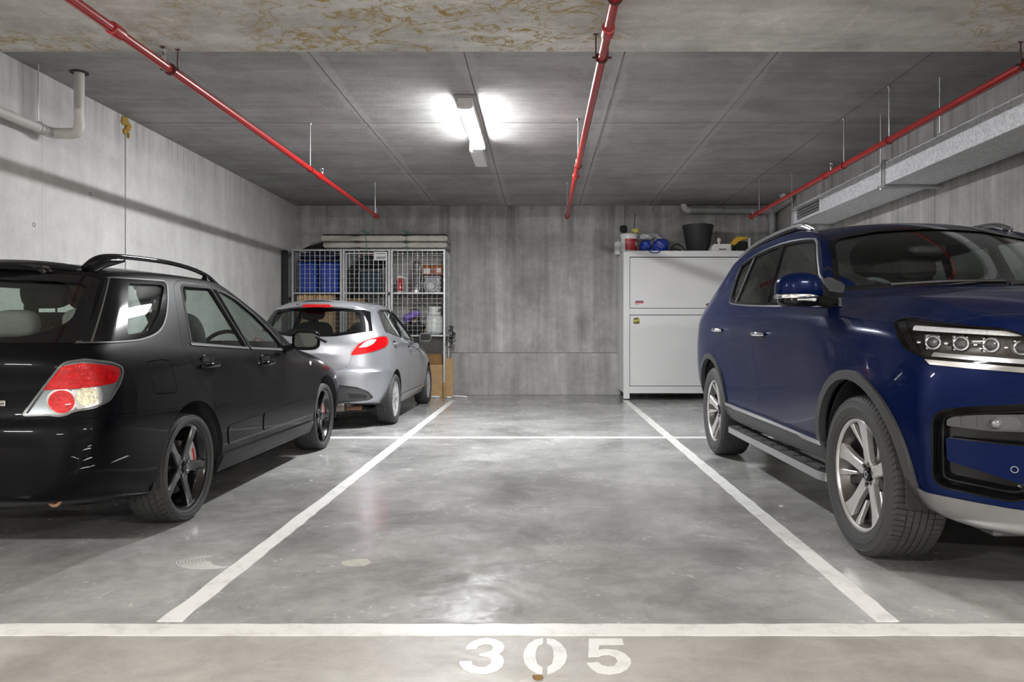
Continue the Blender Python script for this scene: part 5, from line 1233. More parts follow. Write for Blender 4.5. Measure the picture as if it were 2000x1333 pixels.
        for uq in (1.89, 1.945): B.cut('panel_groove', q(O([(uq,.682),(uq+.003,.682),(uq+.003,.728),(uq,.724)])), [MATS['black_trim']], pl, -.035, -.04)
        cup = rounded([(1.995,.682),(1.992,.725),(2.07,.735),(2.09,.72),(2.09,.695),(2.07,.682)], .015)
        B.cut('fog_cup', q(O(cup)), [MATS['plastic_shade_grey']], pl, -.034, -.05)
        c, nn = B.hit((sd*(2.2*s2*1.4-2.015*s2+.3), 2.2*s2*1.4+2.015*s2+.3, .703), (-sd*s2, -s2, 0))
        fl = MB().sphere((0,0,0), (.022,.016,.022), 20, 10).obj('fog_lamp', mat('fog_lens', (.22,.22,.23), .08, .6, coat=.5), pl, 60); fl.location = c-nn*.036
        B.cut('bumper_insert', q(O(rounded([(1.845,.635),(2.0,.628),(2.32,.62),(2.32,.46),(2.14,.47),(2.0,.508),(1.85,.545)], .010, 3))), P, car, -.008, -.05)
        c, nn = B.hit((sd*(2.2*s2*1.4-2.075*s2+.3), 2.2*s2*1.4+2.075*s2+.3, .535), (-sd*s2, -s2, 0))
        ps = MB().lathe([(.0105,-.004),(.0105,.0012),(.0130,.0012),(.0130,-.004)], axis='z', n=24, closed=True).obj('parking_sensor', MATS['bright_trim'], car)
        ps.location = c-nn*.007; ps.rotation_euler = nn.to_track_quat('Z', 'Y').to_euler()
        c, nn = B.hit((sd*2, 3.30, .86), (-sd, 0, 0)) or (Vector((.93*sd,3.3,.86)), Vector((sd,0,0)))
        ps = MB().lathe([(.0001,.003),(.012,.002),(.014,-.004)], axis='z', n=20).obj('parking_sensor', MATS['paint_blue'], car); ps.location = c; ps.rotation_euler = nn.to_track_quat('Z', 'Y').to_euler()
        B.cut('skid_trim', q(O(skid)), [MATS['skid_grey']], car, .010, -.02, minus=[wc])
        # roof rails
        path = [(-.42,.60,1.690),(-.30,.622,1.722),(-.05,.645,1.768),(.4,.66,1.798),(.9,.66,1.808),(1.25,.655,1.802),(1.42,.65,1.782),(1.56,.64,1.735)]
        r_ = MB().tube(spline([(x*sd, y, z) for (y, x, z) in path], 4, False), .017, 10); ro = r_.obj('roof_rail', MATS['bright_trim'], car, 60)
        q_ = [(x, y, z-.022) for (y, x, z) in path]; MB().tube(spline([(x*sd, y, z) for (x, y, z) in q_], 4, False), .016, 8).obj('rail_base', MATS['gloss_black'], ro, 60)
        MB().tube([(.652*sd,1.24,1.79),(.648*sd,1.40,1.775),(.642*sd,1.50,1.742)], [.014,.030,.018], 10).obj('rail_foot', MATS['bright_trim'], ro, 60)
        MB().tube([(.60*sd,-.40,1.70),(.63*sd,-.24,1.74)], [.018,.03], 10).obj('rail_foot', MATS['bright_trim'], ro, 60)
        # side step
        ss = empty('side_step', (sd*.885, 1.47, .285), parent=car)
        MB().prism(rounded([(-.07,-1.02),(.02,-1.02),(.066,-.97),(.066,.93),(.045,1.0),(-.07,1.0)] if sd > 0 else [(.07,1.0),(-.045,1.0),(-.066,.93),(-.066,-.97),(-.02,-1.02),(.07,-1.02)], .03), 'z', -.026, .020).obj('step_board', MATS['satin_metal'], ss)
        for i in range(9): 
            MB().box((-.006*sd, -.88+i*.208, .0225), (.092, .190, .007), .003).obj('tread_pad', MATS['rubber'], ss)
            for j in range(3): MB().box((-.006*sd+(j-1)*.026, -.88+i*.208, .0275), (.012, .15, .004), .001).obj('tread_rib', MATS['clad'], ss)
        for y in (-.8, 0, .8): MB().box((-.16*sd, y, .0), (.22, .05, .03), .005).obj('step_bracket', MATS['black_trim'], ss)
    # handles
    for (y, z) in ((.31,1.078),(1.42,1.045)):
        c, nn = B.side(y, z); h = empty('door_handle', c, parent=car)
        MB().sphere((-.004, .03, .0), (.006, .07, .035), 18, 8, e=.6).obj('handle_cup', MATS['paint_blue'], h, 60)
        MB().tube([(.006,-.12,0),(.032,-.10,.002),(.040,-.02,.004),(.036,.08,.002),(.006,.11,0)], [.010,.014,.016,.015,.010], 10).obj('handle_grip', MATS['chrome'], h, 60)
    # mirrors (seen from the front)
    for sd in (1, -1):
        g = empty('door_mirror', (1.06*sd, 2.42, 1.285), parent=car)
        up = MB().sphere((0, 0, 0), (.125, .085, .085), 26, 16, e=.62, e2=.8)
        up.v = [(x, max(y, -.05), max(z, -.035)+.012*(1-abs(x)/.125)) for (x, y, z) in up.v]
        up.obj('mirror_cap', MATS['paint_blue'], g, 50)
        MB().sphere((.012*sd, .004, -.036), (.118, .082, .017), 26, 8, e=.5, e2=.8).obj('mirror_band', MATS['chrome'], g, 50)
        MB().sphere((0, -.008, -.056), (.108, .07, .036), 24, 10, e=.5, e2=.7).obj('mirror_base', MATS['gloss_black'], g, 50)
        MB().box((-.02*sd, .052, -.052), (.11, .02, .026), .008).obj('mirror_lamp', MATS['lamp_white'], g)
        MB().prism(rounded([(-.10,-.06),(.10,-.06),(.10,.06),(-.10,.06)], .03), 'y', -.058, -.05).obj('mirror_glass', MATS['chrome'], g)
        MB().tube([(-.20*sd,.0,-.075),(-.13*sd,0,-.06),(-.06*sd,0,-.05)], [.035,.03,.028], 10).obj('mirror_arm', MATS['matte_black'], g, 60)
        B.cut('mirror_triangle', px([(2.22,1.30),(2.20,1.225),(2.47,1.205),(2.36,1.265)], .25*sd, 1.3*sd), [MATS['matte_black']], car, .008, -.004)
    # grille, wiper, bumper detail beyond the frame edge
    gr = rounded(sym([(0,.98),(.46,.98),(.50,.93),(.44,.66),(0,.64)]), .03)
    gq = B.cut('grille', py(gr, 3.3, 4.0), Gb, car, .006, -.01)
    for z in (.70,.76,.82,.88,.94): B.cut('grille_bar', py(rounded(sym([(0,z+.012),(.45,z+.012),(.45,z-.012),(0,z-.012)]), .004), 3.3, 4.0), [MATS['chrome']], gq, .018, -.002)
    for (x0, x1) in ((.55,-.05),(-.05,-.6)):
        w_ = [(x0, 2.47-.12*abs(x0), 1.318), ((x0+x1)/2, 2.44, 1.333), (x1, 2.44-.1*abs(x1), 1.335)]
        MB().tube(spline(w_, 5, False), .008, 6).obj('wiper', MATS['black_trim'], car)
    MB().box((.35, 3.42, .285), (.75, .3, .02), .006).obj('air_deflector', MATS['clad'], car)
    MB().box((0, 1.4, .36), (1.35, 3.7, .06), .02).obj('floor_pan', MATS['under'], car)
    arch_liner(car, (-.01, 2.885), .385, .425, .56, .93, .45)
    # cabin
    MB().box((0, 1.1, .48), (1.6, 3.1, .06), .02).obj('cabin_floor', MATS['dark_cabin'], car)
    d = MB().sphere((0, 2.12, 1.14), (.80, .36, .13), 28, 12, e=.5); d.box((0, 2.1, .9), (1.55, .4, .4), .06); d.obj('dashboard', MATS['dark_cabin'], car, 60)
    for sd in (1, -1): seat(car, 'front_seat', (.42*sd, 1.20, .56), .54, 'dark_cloth', .2, .66)
    rs = empty('rear_bench', (0, .28, .58), parent=car)
    MB().box((0, .0, .15), (1.4, .5, .2), .06).obj('seat_cushion', MATS['dark_cloth'], rs, 60)
    MB().box((0, -.30, .42), (1.4, .16, .58), .06, Matrix.Rotation(.25, 3, 'X')).obj('seat_back', MATS['dark_cloth'], rs, 60)
    for x in (.45, -.45): MB().sphere((x, -.40, .80), (.14, .06, .09), 18, 10, e=.65).obj('headrest', MATS['dark_cloth'], rs, 60)
    steering_wheel(car, (.42, 1.80, 1.215), .19, .5, mat('wheel_leather', (.10, .11, .12), .5))
    MB().sphere((0, 1.72, 1.58), (.12, .03, .035), 18, 10, e=.6).obj('interior_mirror', MATS['black_trim'], car, 60)
    # wheels
    ty = tyre_mesh('suv_tyre', .379, .255, .262, [(-1,-.60,.006),(-.55,-.32,.003),(-.26,-.03,.002),(.03,.26,.002),(.32,.55,.003),(.60,1,.006)], 84, .5)
    rm = MB(); rim_barrel(rm, .262, .255, .010); lp = MB().lathe([(.252,.098),(.2665,.100),(.269,.107),(.263,.111),(.254,.108),(.249,.100)], axis='x', n=64, closed=True)
    sp = MB()
    spokes(sp, 5, [(.045,.030,.066,.03),(.08,.027,.072,.03),(.14,.026,.080,.03),(.19,.031,.086,.03),(.235,.040,.094,.03),(.258,.054,.100,.03)], PI/2, .005)
    spokes(sp, 5, [(.13,.006,.062,.02),(.17,.010,.074,.02),(.22,.014,.090,.02),(.258,.020,.099,.02)], PI/2+PI/5-.18, .003)
    sp.lathe([(.035,.056),(.052,.060),(.062,.066),(.070,.060),(.074,.03)], axis='x', n=36)
    rd = MB(); spokes(rd, 10, [(.04,.032,.045,.02),(.12,.022,.045,.02),(.25,.020,.055,.02)], PI/10, .004)
    rd.lathe([(.0001,.048),(.06,.048),(.07,.03),(.07,.0)], axis='x', n=32)
    nut = MB().cyl((.050,.052,0), (.070,.052,0), .011, n=6).mesh('snut', MATS['rim_dark'])
    cap = MB().lathe([(.036,.05),(.034,.068),(.024,.072),(.0001,.072)], axis='x', n=28).mesh('scap', MATS['gloss_black'])
    em = MB().lathe([(.012,.072),(.012,.0745),(.018,.0745),(.018,.072)], axis='x', n=24, closed=True).mesh('semb', MATS['chrome'])
    disc = MB().lathe([(.06,.0),(.165,.0),(.165,.026),(.06,.026)], axis='x', n=48, closed=True).mesh('sdisc', MATS['brake_iron'])
    spec = [(.83,0,.379,1),(.83,2.88,.379,1),(.83,0,.379,-1),(.83,2.88,.379,-1)]
    place_wheels(car, spec, ty, [('rim_barrel', rm.mesh('suv_barrel', MATS['rim_dark'], 35), [None]), ('rim_lip', lp.mesh('suv_lip', MATS['machined'], 35), [None]), ('rim_back', rd.mesh('suv_back', MATS['rim_dark'], 35), [None]), ('rim', sp.mesh('suv_rim', MATS['machined'], 35), [None]),
                                 ('lug_nut', nut, [2*PI*k/6+.3 for k in range(6)]), ('centre_cap', cap, [None]), ('cap_emblem', em, [None]), ('brake_disc', disc, [None])])
build_suv(SV)
# ------------------------------------------------------------------ wire storage cage, back left
rnd = random.Random(7)
mat('cage_steel', (.50, .51, .52), .4, .8, noise=.12, nscale=18)
mat('cardboard', (.42, .27, .13), .9, noise=.12, nscale=9)
mat('cardboard_dark', (.24, .13, .05), .9, noise=.15, nscale=9)
mat('tub_blue', (.010, .045, .30), .35, noise=.1, nscale=6)
mat('tub_navy', (.012, .015, .05), .5)
mat('cloth_teal', (.020, .045, .055), .85, bump=.4, bscale=40)
mat('cloth_black', (.014, .014, .016), .9, bump=.4, bscale=40)
mat('cloth_maroon', (.10, .012, .025), .9)
mat('cloth_purple', (.17, .10, .42), .8, bump=.4, bscale=30)
mat('red_enamel', (.40, .02, .03), .3, coat=.6)
mat('foil', (.70, .70, .71), .25, 1., bump=.5, bscale=60)
mat('white_plastic', (.72, .72, .70), .4)
mat('grey_plastic', (.30, .30, .33), .5)
mat('clear_plastic', (.35, .36, .37), .25, spec=.6)
mat('gas_grey', (.62, .64, .62), .35, noise=.06, nscale=12)
mat('brass', (.5, .35, .12), .35, 1.)
mat('mattress_white', (.42, .40, .36), .7, bump=.5, bscale=9, noise=.16, nscale=3)
mat('string_green', (.02, .20, .10), .7)
mat('bamboo', (.36, .24, .11), .6)
k_ = 11.8/1419
cx = lambda p: (p-1057)*k_
cz = lambda p: 1.05+(652-p)*k_
CF, CB = 11.80, 12.36
cg = empty('storage_cage', (0, 0, 0), 'tall galvanised wire storage cage standing in the back left corner', 'cage')
zt, zm, zb = cz(489), cz(573), cz(656)
posts = [cx(572), cx(669), cx(763), cx(868)]
def bar(a, b, s=.04, nm='rail'):
    a, b = Vector(a), Vector(b); c = (a+b)/2; d = b-a
    MB().box(c, (abs(d.x)+s, abs(d.y)+s, abs(d.z)+s), .004).obj(nm, MATS['cage_steel'], cg)
for i, x in enumerate(posts):
    z0 = .26 if i == 3 else .02
    for dx in ((-.022, .022) if i in (1, 2) else (0,)):
        bar((x+dx, CF, z0), (x+dx, CF, zt), .036, 'post')
    if i in (0, 3): bar((x+.0, CB, .02), (x+.0, CB, zt), .036, 'post')
MB().cyl((posts[3], CF, .0), (posts[3], CF, .25), .021, .024, n=14).obj('post_foot', MATS['bamboo'], cg)
for z in (zt, zm, zb):
    for i in range(3): bar((posts[i]+.03, CF, z), (posts[i+1]-.03, CF, z), .03)
    bar((posts[0], CB, z), (posts[3], CB, z), .03)
    for x in (posts[0], posts[3]): bar((x, CF+.03, z), (x, CB-.03, z), .03)
bar((posts[1]+.075, CF-.012, zt-.055), (posts[2]-.075, CF-.012, zt-.055), .026, 'door_rail')
for x in (posts[1]+.065, posts[2]-.065): bar((x, CF-.012, zb+.04), (x, CF-.012, zt-.05), .026, 'door_stile')
mat('shelf_grey', (.24, .24, .25), .5, .5)
for z in (zm, zb): MB().box(((posts[0]+posts[3])/2, (CF+CB)/2, z-.008), (posts[3]-posts[0]-.04, CB-CF-.04, .012), .002).obj('shelf', MATS['shelf_grey'], cg)
def mesh_panel(p0, ux, W, H, nm):
    """wire grid: p0 lower corner, ux unit vector across"""
    m = MB(); ux = Vector(ux); n = max(2, round(W/.0775)); h = max(2, round(H/.0775)); r = .0026
    for i in range(1, n):
        a = Vector(p0)+ux*(W*i/n); m.cyl(a, a+Vector((0, 0, H)), r, n=5, caps=False)
    for j in range(1, h):
        a = Vector(p0)+Vector((0, 0, H*j/h)); m.cyl(a, a+ux*W, r, n=5, caps=False)
    o = m.obj(nm, MATS['cage_steel'], cg, None); o['kind'] = 'stuff'
for i in range(3):
    x0, x1 = posts[i]+.04, posts[i+1]-.04
    for z0, z1 in ((zm, zt), (zb, zm)): mesh_panel((x0, CF-.016, z0+.015), (1, 0, 0), x1-x0, z1-z0-.03, 'wire_mesh')
for x in (posts[0]-.016, posts[3]+.016):
    mesh_panel((x, CF+.02, zb), (0, 1, 0), CB-CF-.04, zt-zb, 'wire_mesh')
sg = MB().box((cx(744.5), CF-.034, cz(501)), (.208, .004, .140), .001).obj('number_plate', MATS['white_plastic'], cg)
mat('ink', (.10, .10, .16), .6)
for i in range(11): MB().box((cx(735)+.015+i*.0135, CF-.0365, cz(496)), (.009, .001, .018)).obj('small_mark', MATS['ink'], sg)
for i in range(9): MB().box((cx(735)+.016+i*.0165, CF-.0365, cz(504.5)+(.004 if i % 3 else -.003)), (.011, .001, .036 if i % 2 else .046)).obj('figure_mark', MATS['ink'], sg)
MB().box((posts[3]-.002, (CF+CB)/2, (zb+zt)/2), (.004, CB-CF-.06, zt-zb-.05)).obj('side_sheet', mat('net_grey', (.07,.07,.075), .8), cg)
MB().box((posts[2]-.02, CF-.04, zm-.01), (.03, .03, .05), .006).obj('padlock', MATS['joint_dark'], cg)
# netting and cable tangle on the cage's right side
tg_ = MB()
for j in range(7):
    ph = rnd.uniform(0, 6); cxx = posts[3]+.095+rnd.uniform(-.02, .04); c0 = cz(642+j*4.5); ry = rnd.uniform(.03, .07); rz_ = rnd.uniform(.04, .10)
    tg_.tube([(cxx+.03*math.cos(2*a+ph), CF+.16+ry*math.cos(a), c0+rz_*math.sin(a+ph*.2)) for a in [2*PI*i/18 for i in range(18)]], .006, 6, True)
tag(tg_.obj('cable_tangle', MATS['rubber'], None, 60), 'tangle of thin black cable hanging on the right side of the cage', 'cable')
# --- things in the cage
def box_thing(name, c, d, m, label, cat, lid=None, ch=.008, tape=None, taper=0.):
    g = empty(name, (c[0], c[1], c[2]), label, cat)
    b = MB().box((0, 0, d[2]/2), d, ch)
    if taper: b.v = [(x*(1-taper*(1-z/d[2])), y*(1-taper*(1-z/d[2])), z) for (x, y, z) in b.v]
    b.obj('body', MATS[m], g)
    if lid: MB().box((0, 0, d[2]+.012), (d[0]+.02, d[1]+.02, .035), .008).obj('lid', MATS[lid], g)
    if tape:
        MB().box((0, 0, d[2]/2), (.05, d[1]+.002, d[2]+.002), 0).obj('tape', MATS[tape], g)
    return g
YC = 12.06
ts = zm+.002
for (p0, p1, lb) in ((580, 618, 'blue plastic tub with navy lid, in the cage corner'), (622, 660, 'blue plastic tub with navy lid, beside the cage door')):
    g = empty('plastic_tub', ((cx(p0)+cx(p1))/2, YC-.03, ts), lb, 'tub', 'blue tubs in the cage')
    W_ = cx(p1)-cx(p0)
    b = MB().box((0, 0, .255), (W_-.01, .40, .50), .03); b.v = [(x*(.93+.07*z/.5), y*(.93+.07*z/.5), z) for (x, y, z) in b.v]; b.obj('body', MATS['tub_blue'], g)
    MB().box((0, 0, .525), (W_, .42, .05), .015).obj('lid', MATS['tub_navy'], g)
    for i in range(4): MB().box((-W_*.36+i*W_*.24, -.197, .27), (.02, .014, .36), .005).obj('rib', MATS['tub_blue'], g)
    MB().box((0, -.205, .44), (W_*.4, .03, .03), .008).obj('handle', MATS['tub_blue'], g)
b = MB().sphere((0, 0, 0), (.33, .18, .06), 18, 8, e=.6).obj('folded_blanket', MATS['tub_navy'], None, 60); b.location = (cx(615), YC, ts+.615); tag(b, 'folded navy blanket lying over the blue tubs', 'blanket')
# case with metal edges in the middle bay
g = empty('suitcase', (cx(718), YC, ts), 'dark teal suitcase with pale edging behind the cage door', 'suitcase')
MB().box((0, 0, .19), (.36, .22, .36), .04).obj('shell', MATS['cloth_teal'], g)
MB().tube([(-.18, -.112, .03), (-.18, -.112, .34), (-.14, -.112, .375), (.14, -.112, .375), (.18, -.112, .34), (.18, -.112, .03)], .007, 6).obj('edging', MATS['grey_plastic'], g, 60)
MB().box((0, -.118, .19), (.30, .012, .24), .03).obj('pocket', MATS['cloth_teal'], g)
MB().tube(spline([(-.07, 0, .37), (-.06, 0, .41), (.06, 0, .41), (.07, 0, .37)], 4, False), .012, 8).obj('handle', MATS['cloth_black'], g, 60)
b = MB().sphere((0, 0, .085), (.24, .17, .085), 18, 10, e=.6).obj('duffel_bag', MATS['cloth_black'], None, 60); b.location = (cx(718), YC+.02, ts+.432); tag(b, 'black duffel bag on top of the teal suitcase', 'bag')
b = MB().sphere((0, 0, .03), (.13, .12, .03), 16, 8, e=.7).obj('folded_cloth', MATS['cloth_maroon'], None, 60); b.location = (cx(712), YC-.02, ts+.612); tag(b, 'maroon cloth on the black duffel bag', 'cloth')
g = empty('backpack', (cx(680), YC+.10, ts), 'black backpack at the left edge of the cage door', 'bag')
MB().sphere((0, 0, .24), (.10, .10, .24), 18, 12, e=.6).obj('body', MATS['cloth_black'], g, 60)
MB().sphere((0, -.09, .14), (.075, .04, .10), 14, 8, e=.6).obj('pocket', MATS['cloth_black'], g, 60)
# right bay upper
g = empty('thermos_flask', (cx(778), YC-.12, ts), 'red cylindrical flask with pale cap and base in the cage', 'flask')
MB().lathe([(.05,.03),(.056,.035),(.056,.25),(.05,.258)], axis='z', n=24).obj('body', MATS['red_enamel'], g)
MB().lathe([(.058,.0),(.06,.01),(.058,.032),(.0001,.033)], axis='z', n=24).obj('base', MATS['white_plastic'], g)
MB().lathe([(.07,.255),(.072,.27),(.05,.29),(.0001,.292)], axis='z', n=24).obj('cap', MATS['white_plastic'], g)
MB().tube(spline([(.05,0,.262),(.10,0,.255),(.112,0,.21),(.108,0,.02)], 5, False), .006, 8).obj('hose', MATS['white_plastic'], g, 60)
g = empty('flexible_duct', (cx(810), YC-.10, ts), 'crinkled silver foil duct standing upright in the cage', 'duct')
pr = [(.0001,0),(.10,.0),(.10,.05),(.085,.055)]+[q for i in range(13) for q in ((.060, .07+i*.034), (.070, .087+i*.034))]+[(.045,.53),(.0001,.54)]
MB().lathe(pr, axis='z', n=24).obj('body', MATS['foil'], g, 25)
MB().lathe([(.09,-.0),(.112,.006),(.112,.02),(.09,.03)], axis='z', n=24).obj('foot_ring', MATS['satin_metal'], g)
MB().tube([(.06,-.06,.05),(.065,-.062,.45)], .006, 8).obj('strap', MATS['white_plastic'], g)
for i in range(3): MB().tube([(-.02*i,0,.53),(-.05-.02*i,.01,.545+.01*i),(-.09-.01*i,.0,.53)], .003, 5).obj('loose_wire', MATS['foil'], g)
box_thing('storage_tub', (cx(843), YC, ts), (.26, .34, .26), 'clear_plastic', 'grey translucent tub with pale lid in the cage', 'tub', 'grey_plastic', .02)
g = empty('cable_reel', (cx(841), YC-.205, ts+.125), 'round grey coil leaning in front of the grey tub', 'coil')
for i in range(5): MB().tube([( (.115-.012*i)*math.cos(a), -.008*i+.02*math.sin(a*2+i), (.115-.012*i)*math.sin(a)) for a in [2*PI*j/32 for j in range(32)]], .0085, 8, True).obj('coil', MATS['clear_plastic'], g, 60)
MB().lathe([(.0001,.0),(.075,.0),(.085,.012),(.0001,.02)], axis='y', n=28).obj('disc', MATS['clear_plastic'], g)
g = empty('shelf_box', (cx(841), YC+.09, ts+.31), 'orange-brown box with white labels on the grey tub', 'box')
MB().box((0, 0, .09), (.36, .20, .17), .005).obj('body', mat('orange_box', (.28,.10,.03), .8, noise=.15), g)
MB().box((-.10, -.1015, .07), (.11, .003, .085)).obj('label', MATS['white_plastic'], g)
MB().box((.08, -.1015, .08), (.13, .003, .10)).obj('label', mat('label_red', (.50,.16,.12), .7), g)
MB().box((.10, -.1035, .08), (.06, .002, .07)).obj('label', MATS['white_plastic'], g)
# lower shelf
tl_ = zb+.006
box_thing('cardboard_box', ((cx(578)+cx(650))/2, YC-.02, tl_), (.60, .40, .655), 'cardboard', 'big cardboard box in the left cage bay, below the blue tubs', 'box', None, .006, 'cardboard_dark')
box_thing('cardboard_box', (cx(690), YC, tl_), (.28, .36, .60), 'cardboard_dark', 'narrow brown box behind the lower cage door', 'box', None, .006)
b = MB().sphere((0, 0, .2), (.20, .17, .20), 18, 12, e=.6).obj('black_bag', MATS['cloth_black'], None, 60); b.location = (cx(733), YC, tl_); tag(b, 'bulky black bag behind the lower cage door', 'bag')
g = empty('gas_bottle', (cx(845), YC-.05, tl_), 'pale grey gas bottle with a collar, low in the cage', 'gas bottle')
MB().lathe([(.0001,.0),(.09,.0),(.10,.015),(.135,.03),(.150,.07),(.150,.25),(.14,.295),(.11,.33),(.06,.345),(.0001,.35)], axis='z', n=32).obj('tank', MATS['gas_grey'], g, 60)
cl_ = MB()
for (a0, a1, z0, z1) in ((-2.2, -.95, .34, .47), (.95, 2.2, .34, .47), (-PI, PI, .44, .47), (-2.7, -.4, .335, .38)):
    aa = np.linspace(a0, a1, 20); vs_ = []
    for a in aa:
        for (rr, z) in ((.115, z0), (.115, z1), (.107, z1), (.107, z0)): vs_.append((rr*math.cos(a), rr*math.sin(a), z))
    cl_.add(vs_, [(i*4+j, (i+1)*4+j, (i+1)*4+(j+1) % 4, i*4+(j+1) % 4) for i in range(19) for j in range(4)])
cl_.obj('collar', MATS['gas_grey'], g, 40)
v_ = MB().cyl((0,0,.34), (0,0,.40), .018, n=12).cyl((0,0,.385), (-.05,-.02,.385), .012, n=10).cyl((0,0,.40), (0,0,.42), .028, n=10); v_.obj('valve', MATS['brass'], g)
b = MB().sphere((0, 0, 0), (.15, .09, .055), 18, 10, e=.7, R=Matrix.Rotation(-.35, 3, 'Y')); b.tube(spline([(-.14,0,-.05),(-.09,0,-.10),(.0,.0,-.03),(.13,0,.05)], 5, False), .022, 8)
o = b.obj('purple_pouch', MATS['cloth_purple'], None, 60); o.location = (cx(801), YC-.13, cz(622)+.045); tag(o, 'purple cloth pouch lying on the black crate in the cage', 'pouch')
g = empty('crate', (cx(795), YC, tl_), 'black plastic crate under the purple pouch in the cage', 'crate')
for i in range(4): MB().box((0, 0, .02+.05*i), (.42, .38, .034), .005).obj('crate_band', MATS['cloth_black'], g)
for (x, y) in ((-.2,-.18),(.2,-.18),(-.2,.18),(.2,.18)): MB().box((x, y, .095), (.03, .03, .19), .004).obj('corner', MATS['cloth_black'], g)
g = empty('kettle', (cx(803), YC+.08, tl_+.19), 'dull metal kettle behind the purple pouch', 'kettle')
MB().lathe([(.0001,0),(.085,0),(.095,.03),(.085,.12),(.05,.17),(.0001,.18)], axis='z', n=24).obj('body', MATS['brake_iron'], g, 60)
MB().tube(spline([(-.07,0,.14),(-.06,0,.23),(.06,0,.23),(.07,0,.14)], 4, False), .008, 8).obj('handle', MATS['black_trim'], g, 60)
MB().tube([(.08,0,.06),(.13,0,.14)], [.02,.01], 10).obj('spout', MATS['brake_iron'], g, 60)
b = MB().box((0, 0, .06), (.10, .10, .12), .01); b.sphere((0,0,.15), (.05,.05,.04), 12, 8); o = b.obj('camp_lantern', MATS['brass'], None, 40); o.location = (cx(827), YC+.13, tl_); tag(o, 'small brassy lantern behind the gas bottle', 'lantern')
# mattress on top, tied with green string
mg = empty('mattress', ((cx(627)+cx(875))/2, 12.03, zt+.025), 'thin pale wrapped mattress lying on top of the cage', 'mattress')
W_ = cx(875)-cx(629)
for nm, z, h_, dx in (('lower_pad', .055, .105, .03), ('upper_pad', .165, .115, 0)):
    m = MB(); n = 60; pr = []
    hh = h_/2
    for i in range(n+1):
        x = -W_/2+dx+(W_-dx)*i/n; s = 1-.25*math.exp(-((i-n*.27)/1.5)**2)-.25*math.exp(-((i-n*.67)/1.5)**2)+.04*math.sin(i*1.7)
        e = min(1, min(i, n-i)/2+.55)
        for k in range(12):
            a = 2*PI*k/12; c_, s_ = math.cos(a), math.sin(a)
            pr.append((x, .27*math.copysign(abs(c_)**.35, c_)*(.98+.02*e), z+hh*s*e*math.copysign(abs(s_)**.45, s_)))
    fs = [(i*12+k, i*12+(k+1) % 12, (i+1)*12+(k+1) % 12, (i+1)*12+k) for i in range(n) for k in range(12)]+[tuple(range(11, -1, -1)), tuple(n*12+k for k in range(12))]
    m.add(pr, fs).obj(nm, MATS['mattress_white'], mg, 50)
MB().box((0, .0, .228), (W_-.04, .5, .012), .004).obj('cover', MATS['joint_dark'], mg)
for x in (-W_/2+W_*.36, -W_/2+W_*.68):
    s_ = MB().tube([(x,-.29,-.20),(x+.01,-.285,.0),(x,-.283,.12),(x-.01,-.27,.235),(x,.0,.24),(x,.28,.235)], .004, 6)
    for j in range(6):
        a = rnd.uniform(0, 6); s_.tube(spline([(x,-.2,.238),(x+.05*math.cos(a),-.22+.02*math.sin(a),.26+.02*j % .05),(x+.10*math.cos(a+.5),-.2,.25+.012*j),(x+.13*math.cos(a+.3),-.21,.285)], 4, False), .003, 5)
    s_.obj('tie_string', MATS['string_green'], mg, 60)
b = MB(); b.add([(-.24,-.15,0),(.12,-.2,0),(.12,.2,0),(-.24,.15,0),(-.10,-.12,.07),(.12,-.18,.115),(.12,.18,.115),(-.10,.12,.07)], [(3,2,1,0),(4,5,6,7),(0,1,5,4),(1,2,6,5),(2,3,7,6),(3,0,4,7)])
o = b.obj('folded_tarp', MATS['cloth_black'], None, 40); o.location = (cx(613), 12.03, zt+.017); tag(o, 'black folded tarp at the left end of the mattress', 'tarp')
# black rolled mat left of the cage
b = MB().lathe([(.0001,0),(.042,0),(.045,.01),(.045,1.83),(.038,1.84),(.036,1.82),(.0001,1.82)], axis='z', n=20); o = b.obj('rolled_mat', MATS['rubber'], None, 50); o.location = (XL+.062, 11.86, .555)
o.location = (XL+.062, 11.70, 0); o.scale = (1, 1, 1.3); tag(o, 'black rolled mat standing between left wall and cage', 'mat')
# below the cage
box_thing('cardboard_box', (cx(843.5), 12.08, 0), (.36, .36, .54), 'cardboard', 'tall tan cardboard box on the floor under the cage', 'box', None, .006)
g = box_thing('cardboard_box', (cx(843), 12.10, .541), (.28, .26, .17), 'cardboard_dark', 'small brown box on the tall tan box', 'box', None, .006)
o = MB().box((0, 0, .32), (.13, .02, .64), .003).obj('board', MATS['cardboard'], None); o.location = (cx(874)+.005, 11.98, 0); o.rotation_euler = (-.04, 0, 0); tag(o, 'tan board leaning beside the cage post', 'board')
mat('white_rag', (.60, .60, .58), .8); mat('green_rag', (.05, .25, .18), .8)
for i, (p, y, sx, sy, m, lb) in enumerate(((835, 11.76, .06, .05, 'green_rag', 'small green rag on the floor under the cage'), (850, 11.86, .08, .03, 'white_rag', 'white wrapper on the floor in front of the tan box'),
                                            (877, 11.76, .05, .035, 'white_rag', 'crumpled white paper beside the cage foot'), (896, 11.92, .16, .025, 'white_plastic', 'white plastic pole lying at the back wall'))):
    q = MB().sphere((0, 0, .018), (sx, sy, .018), 14, 8, e=.7)
    q.v = [(x+rnd.uniform(-.006, .006), y_+rnd.uniform(-.006, .006), max(0, z+rnd.uniform(-.004, .004))) for (x, y_, z) in q.v]
    o = q.obj(['rag', 'wrapper', 'crumpled_paper', 'plastic_pole'][i], MATS[m], None, 60); o.location = (cx(p), y, 0); o.rotation_euler = (0, 0, -.5 if i == 3 else .3*i); tag(o, lb, ['rag', 'wrapper', 'paper', 'pole'][i])

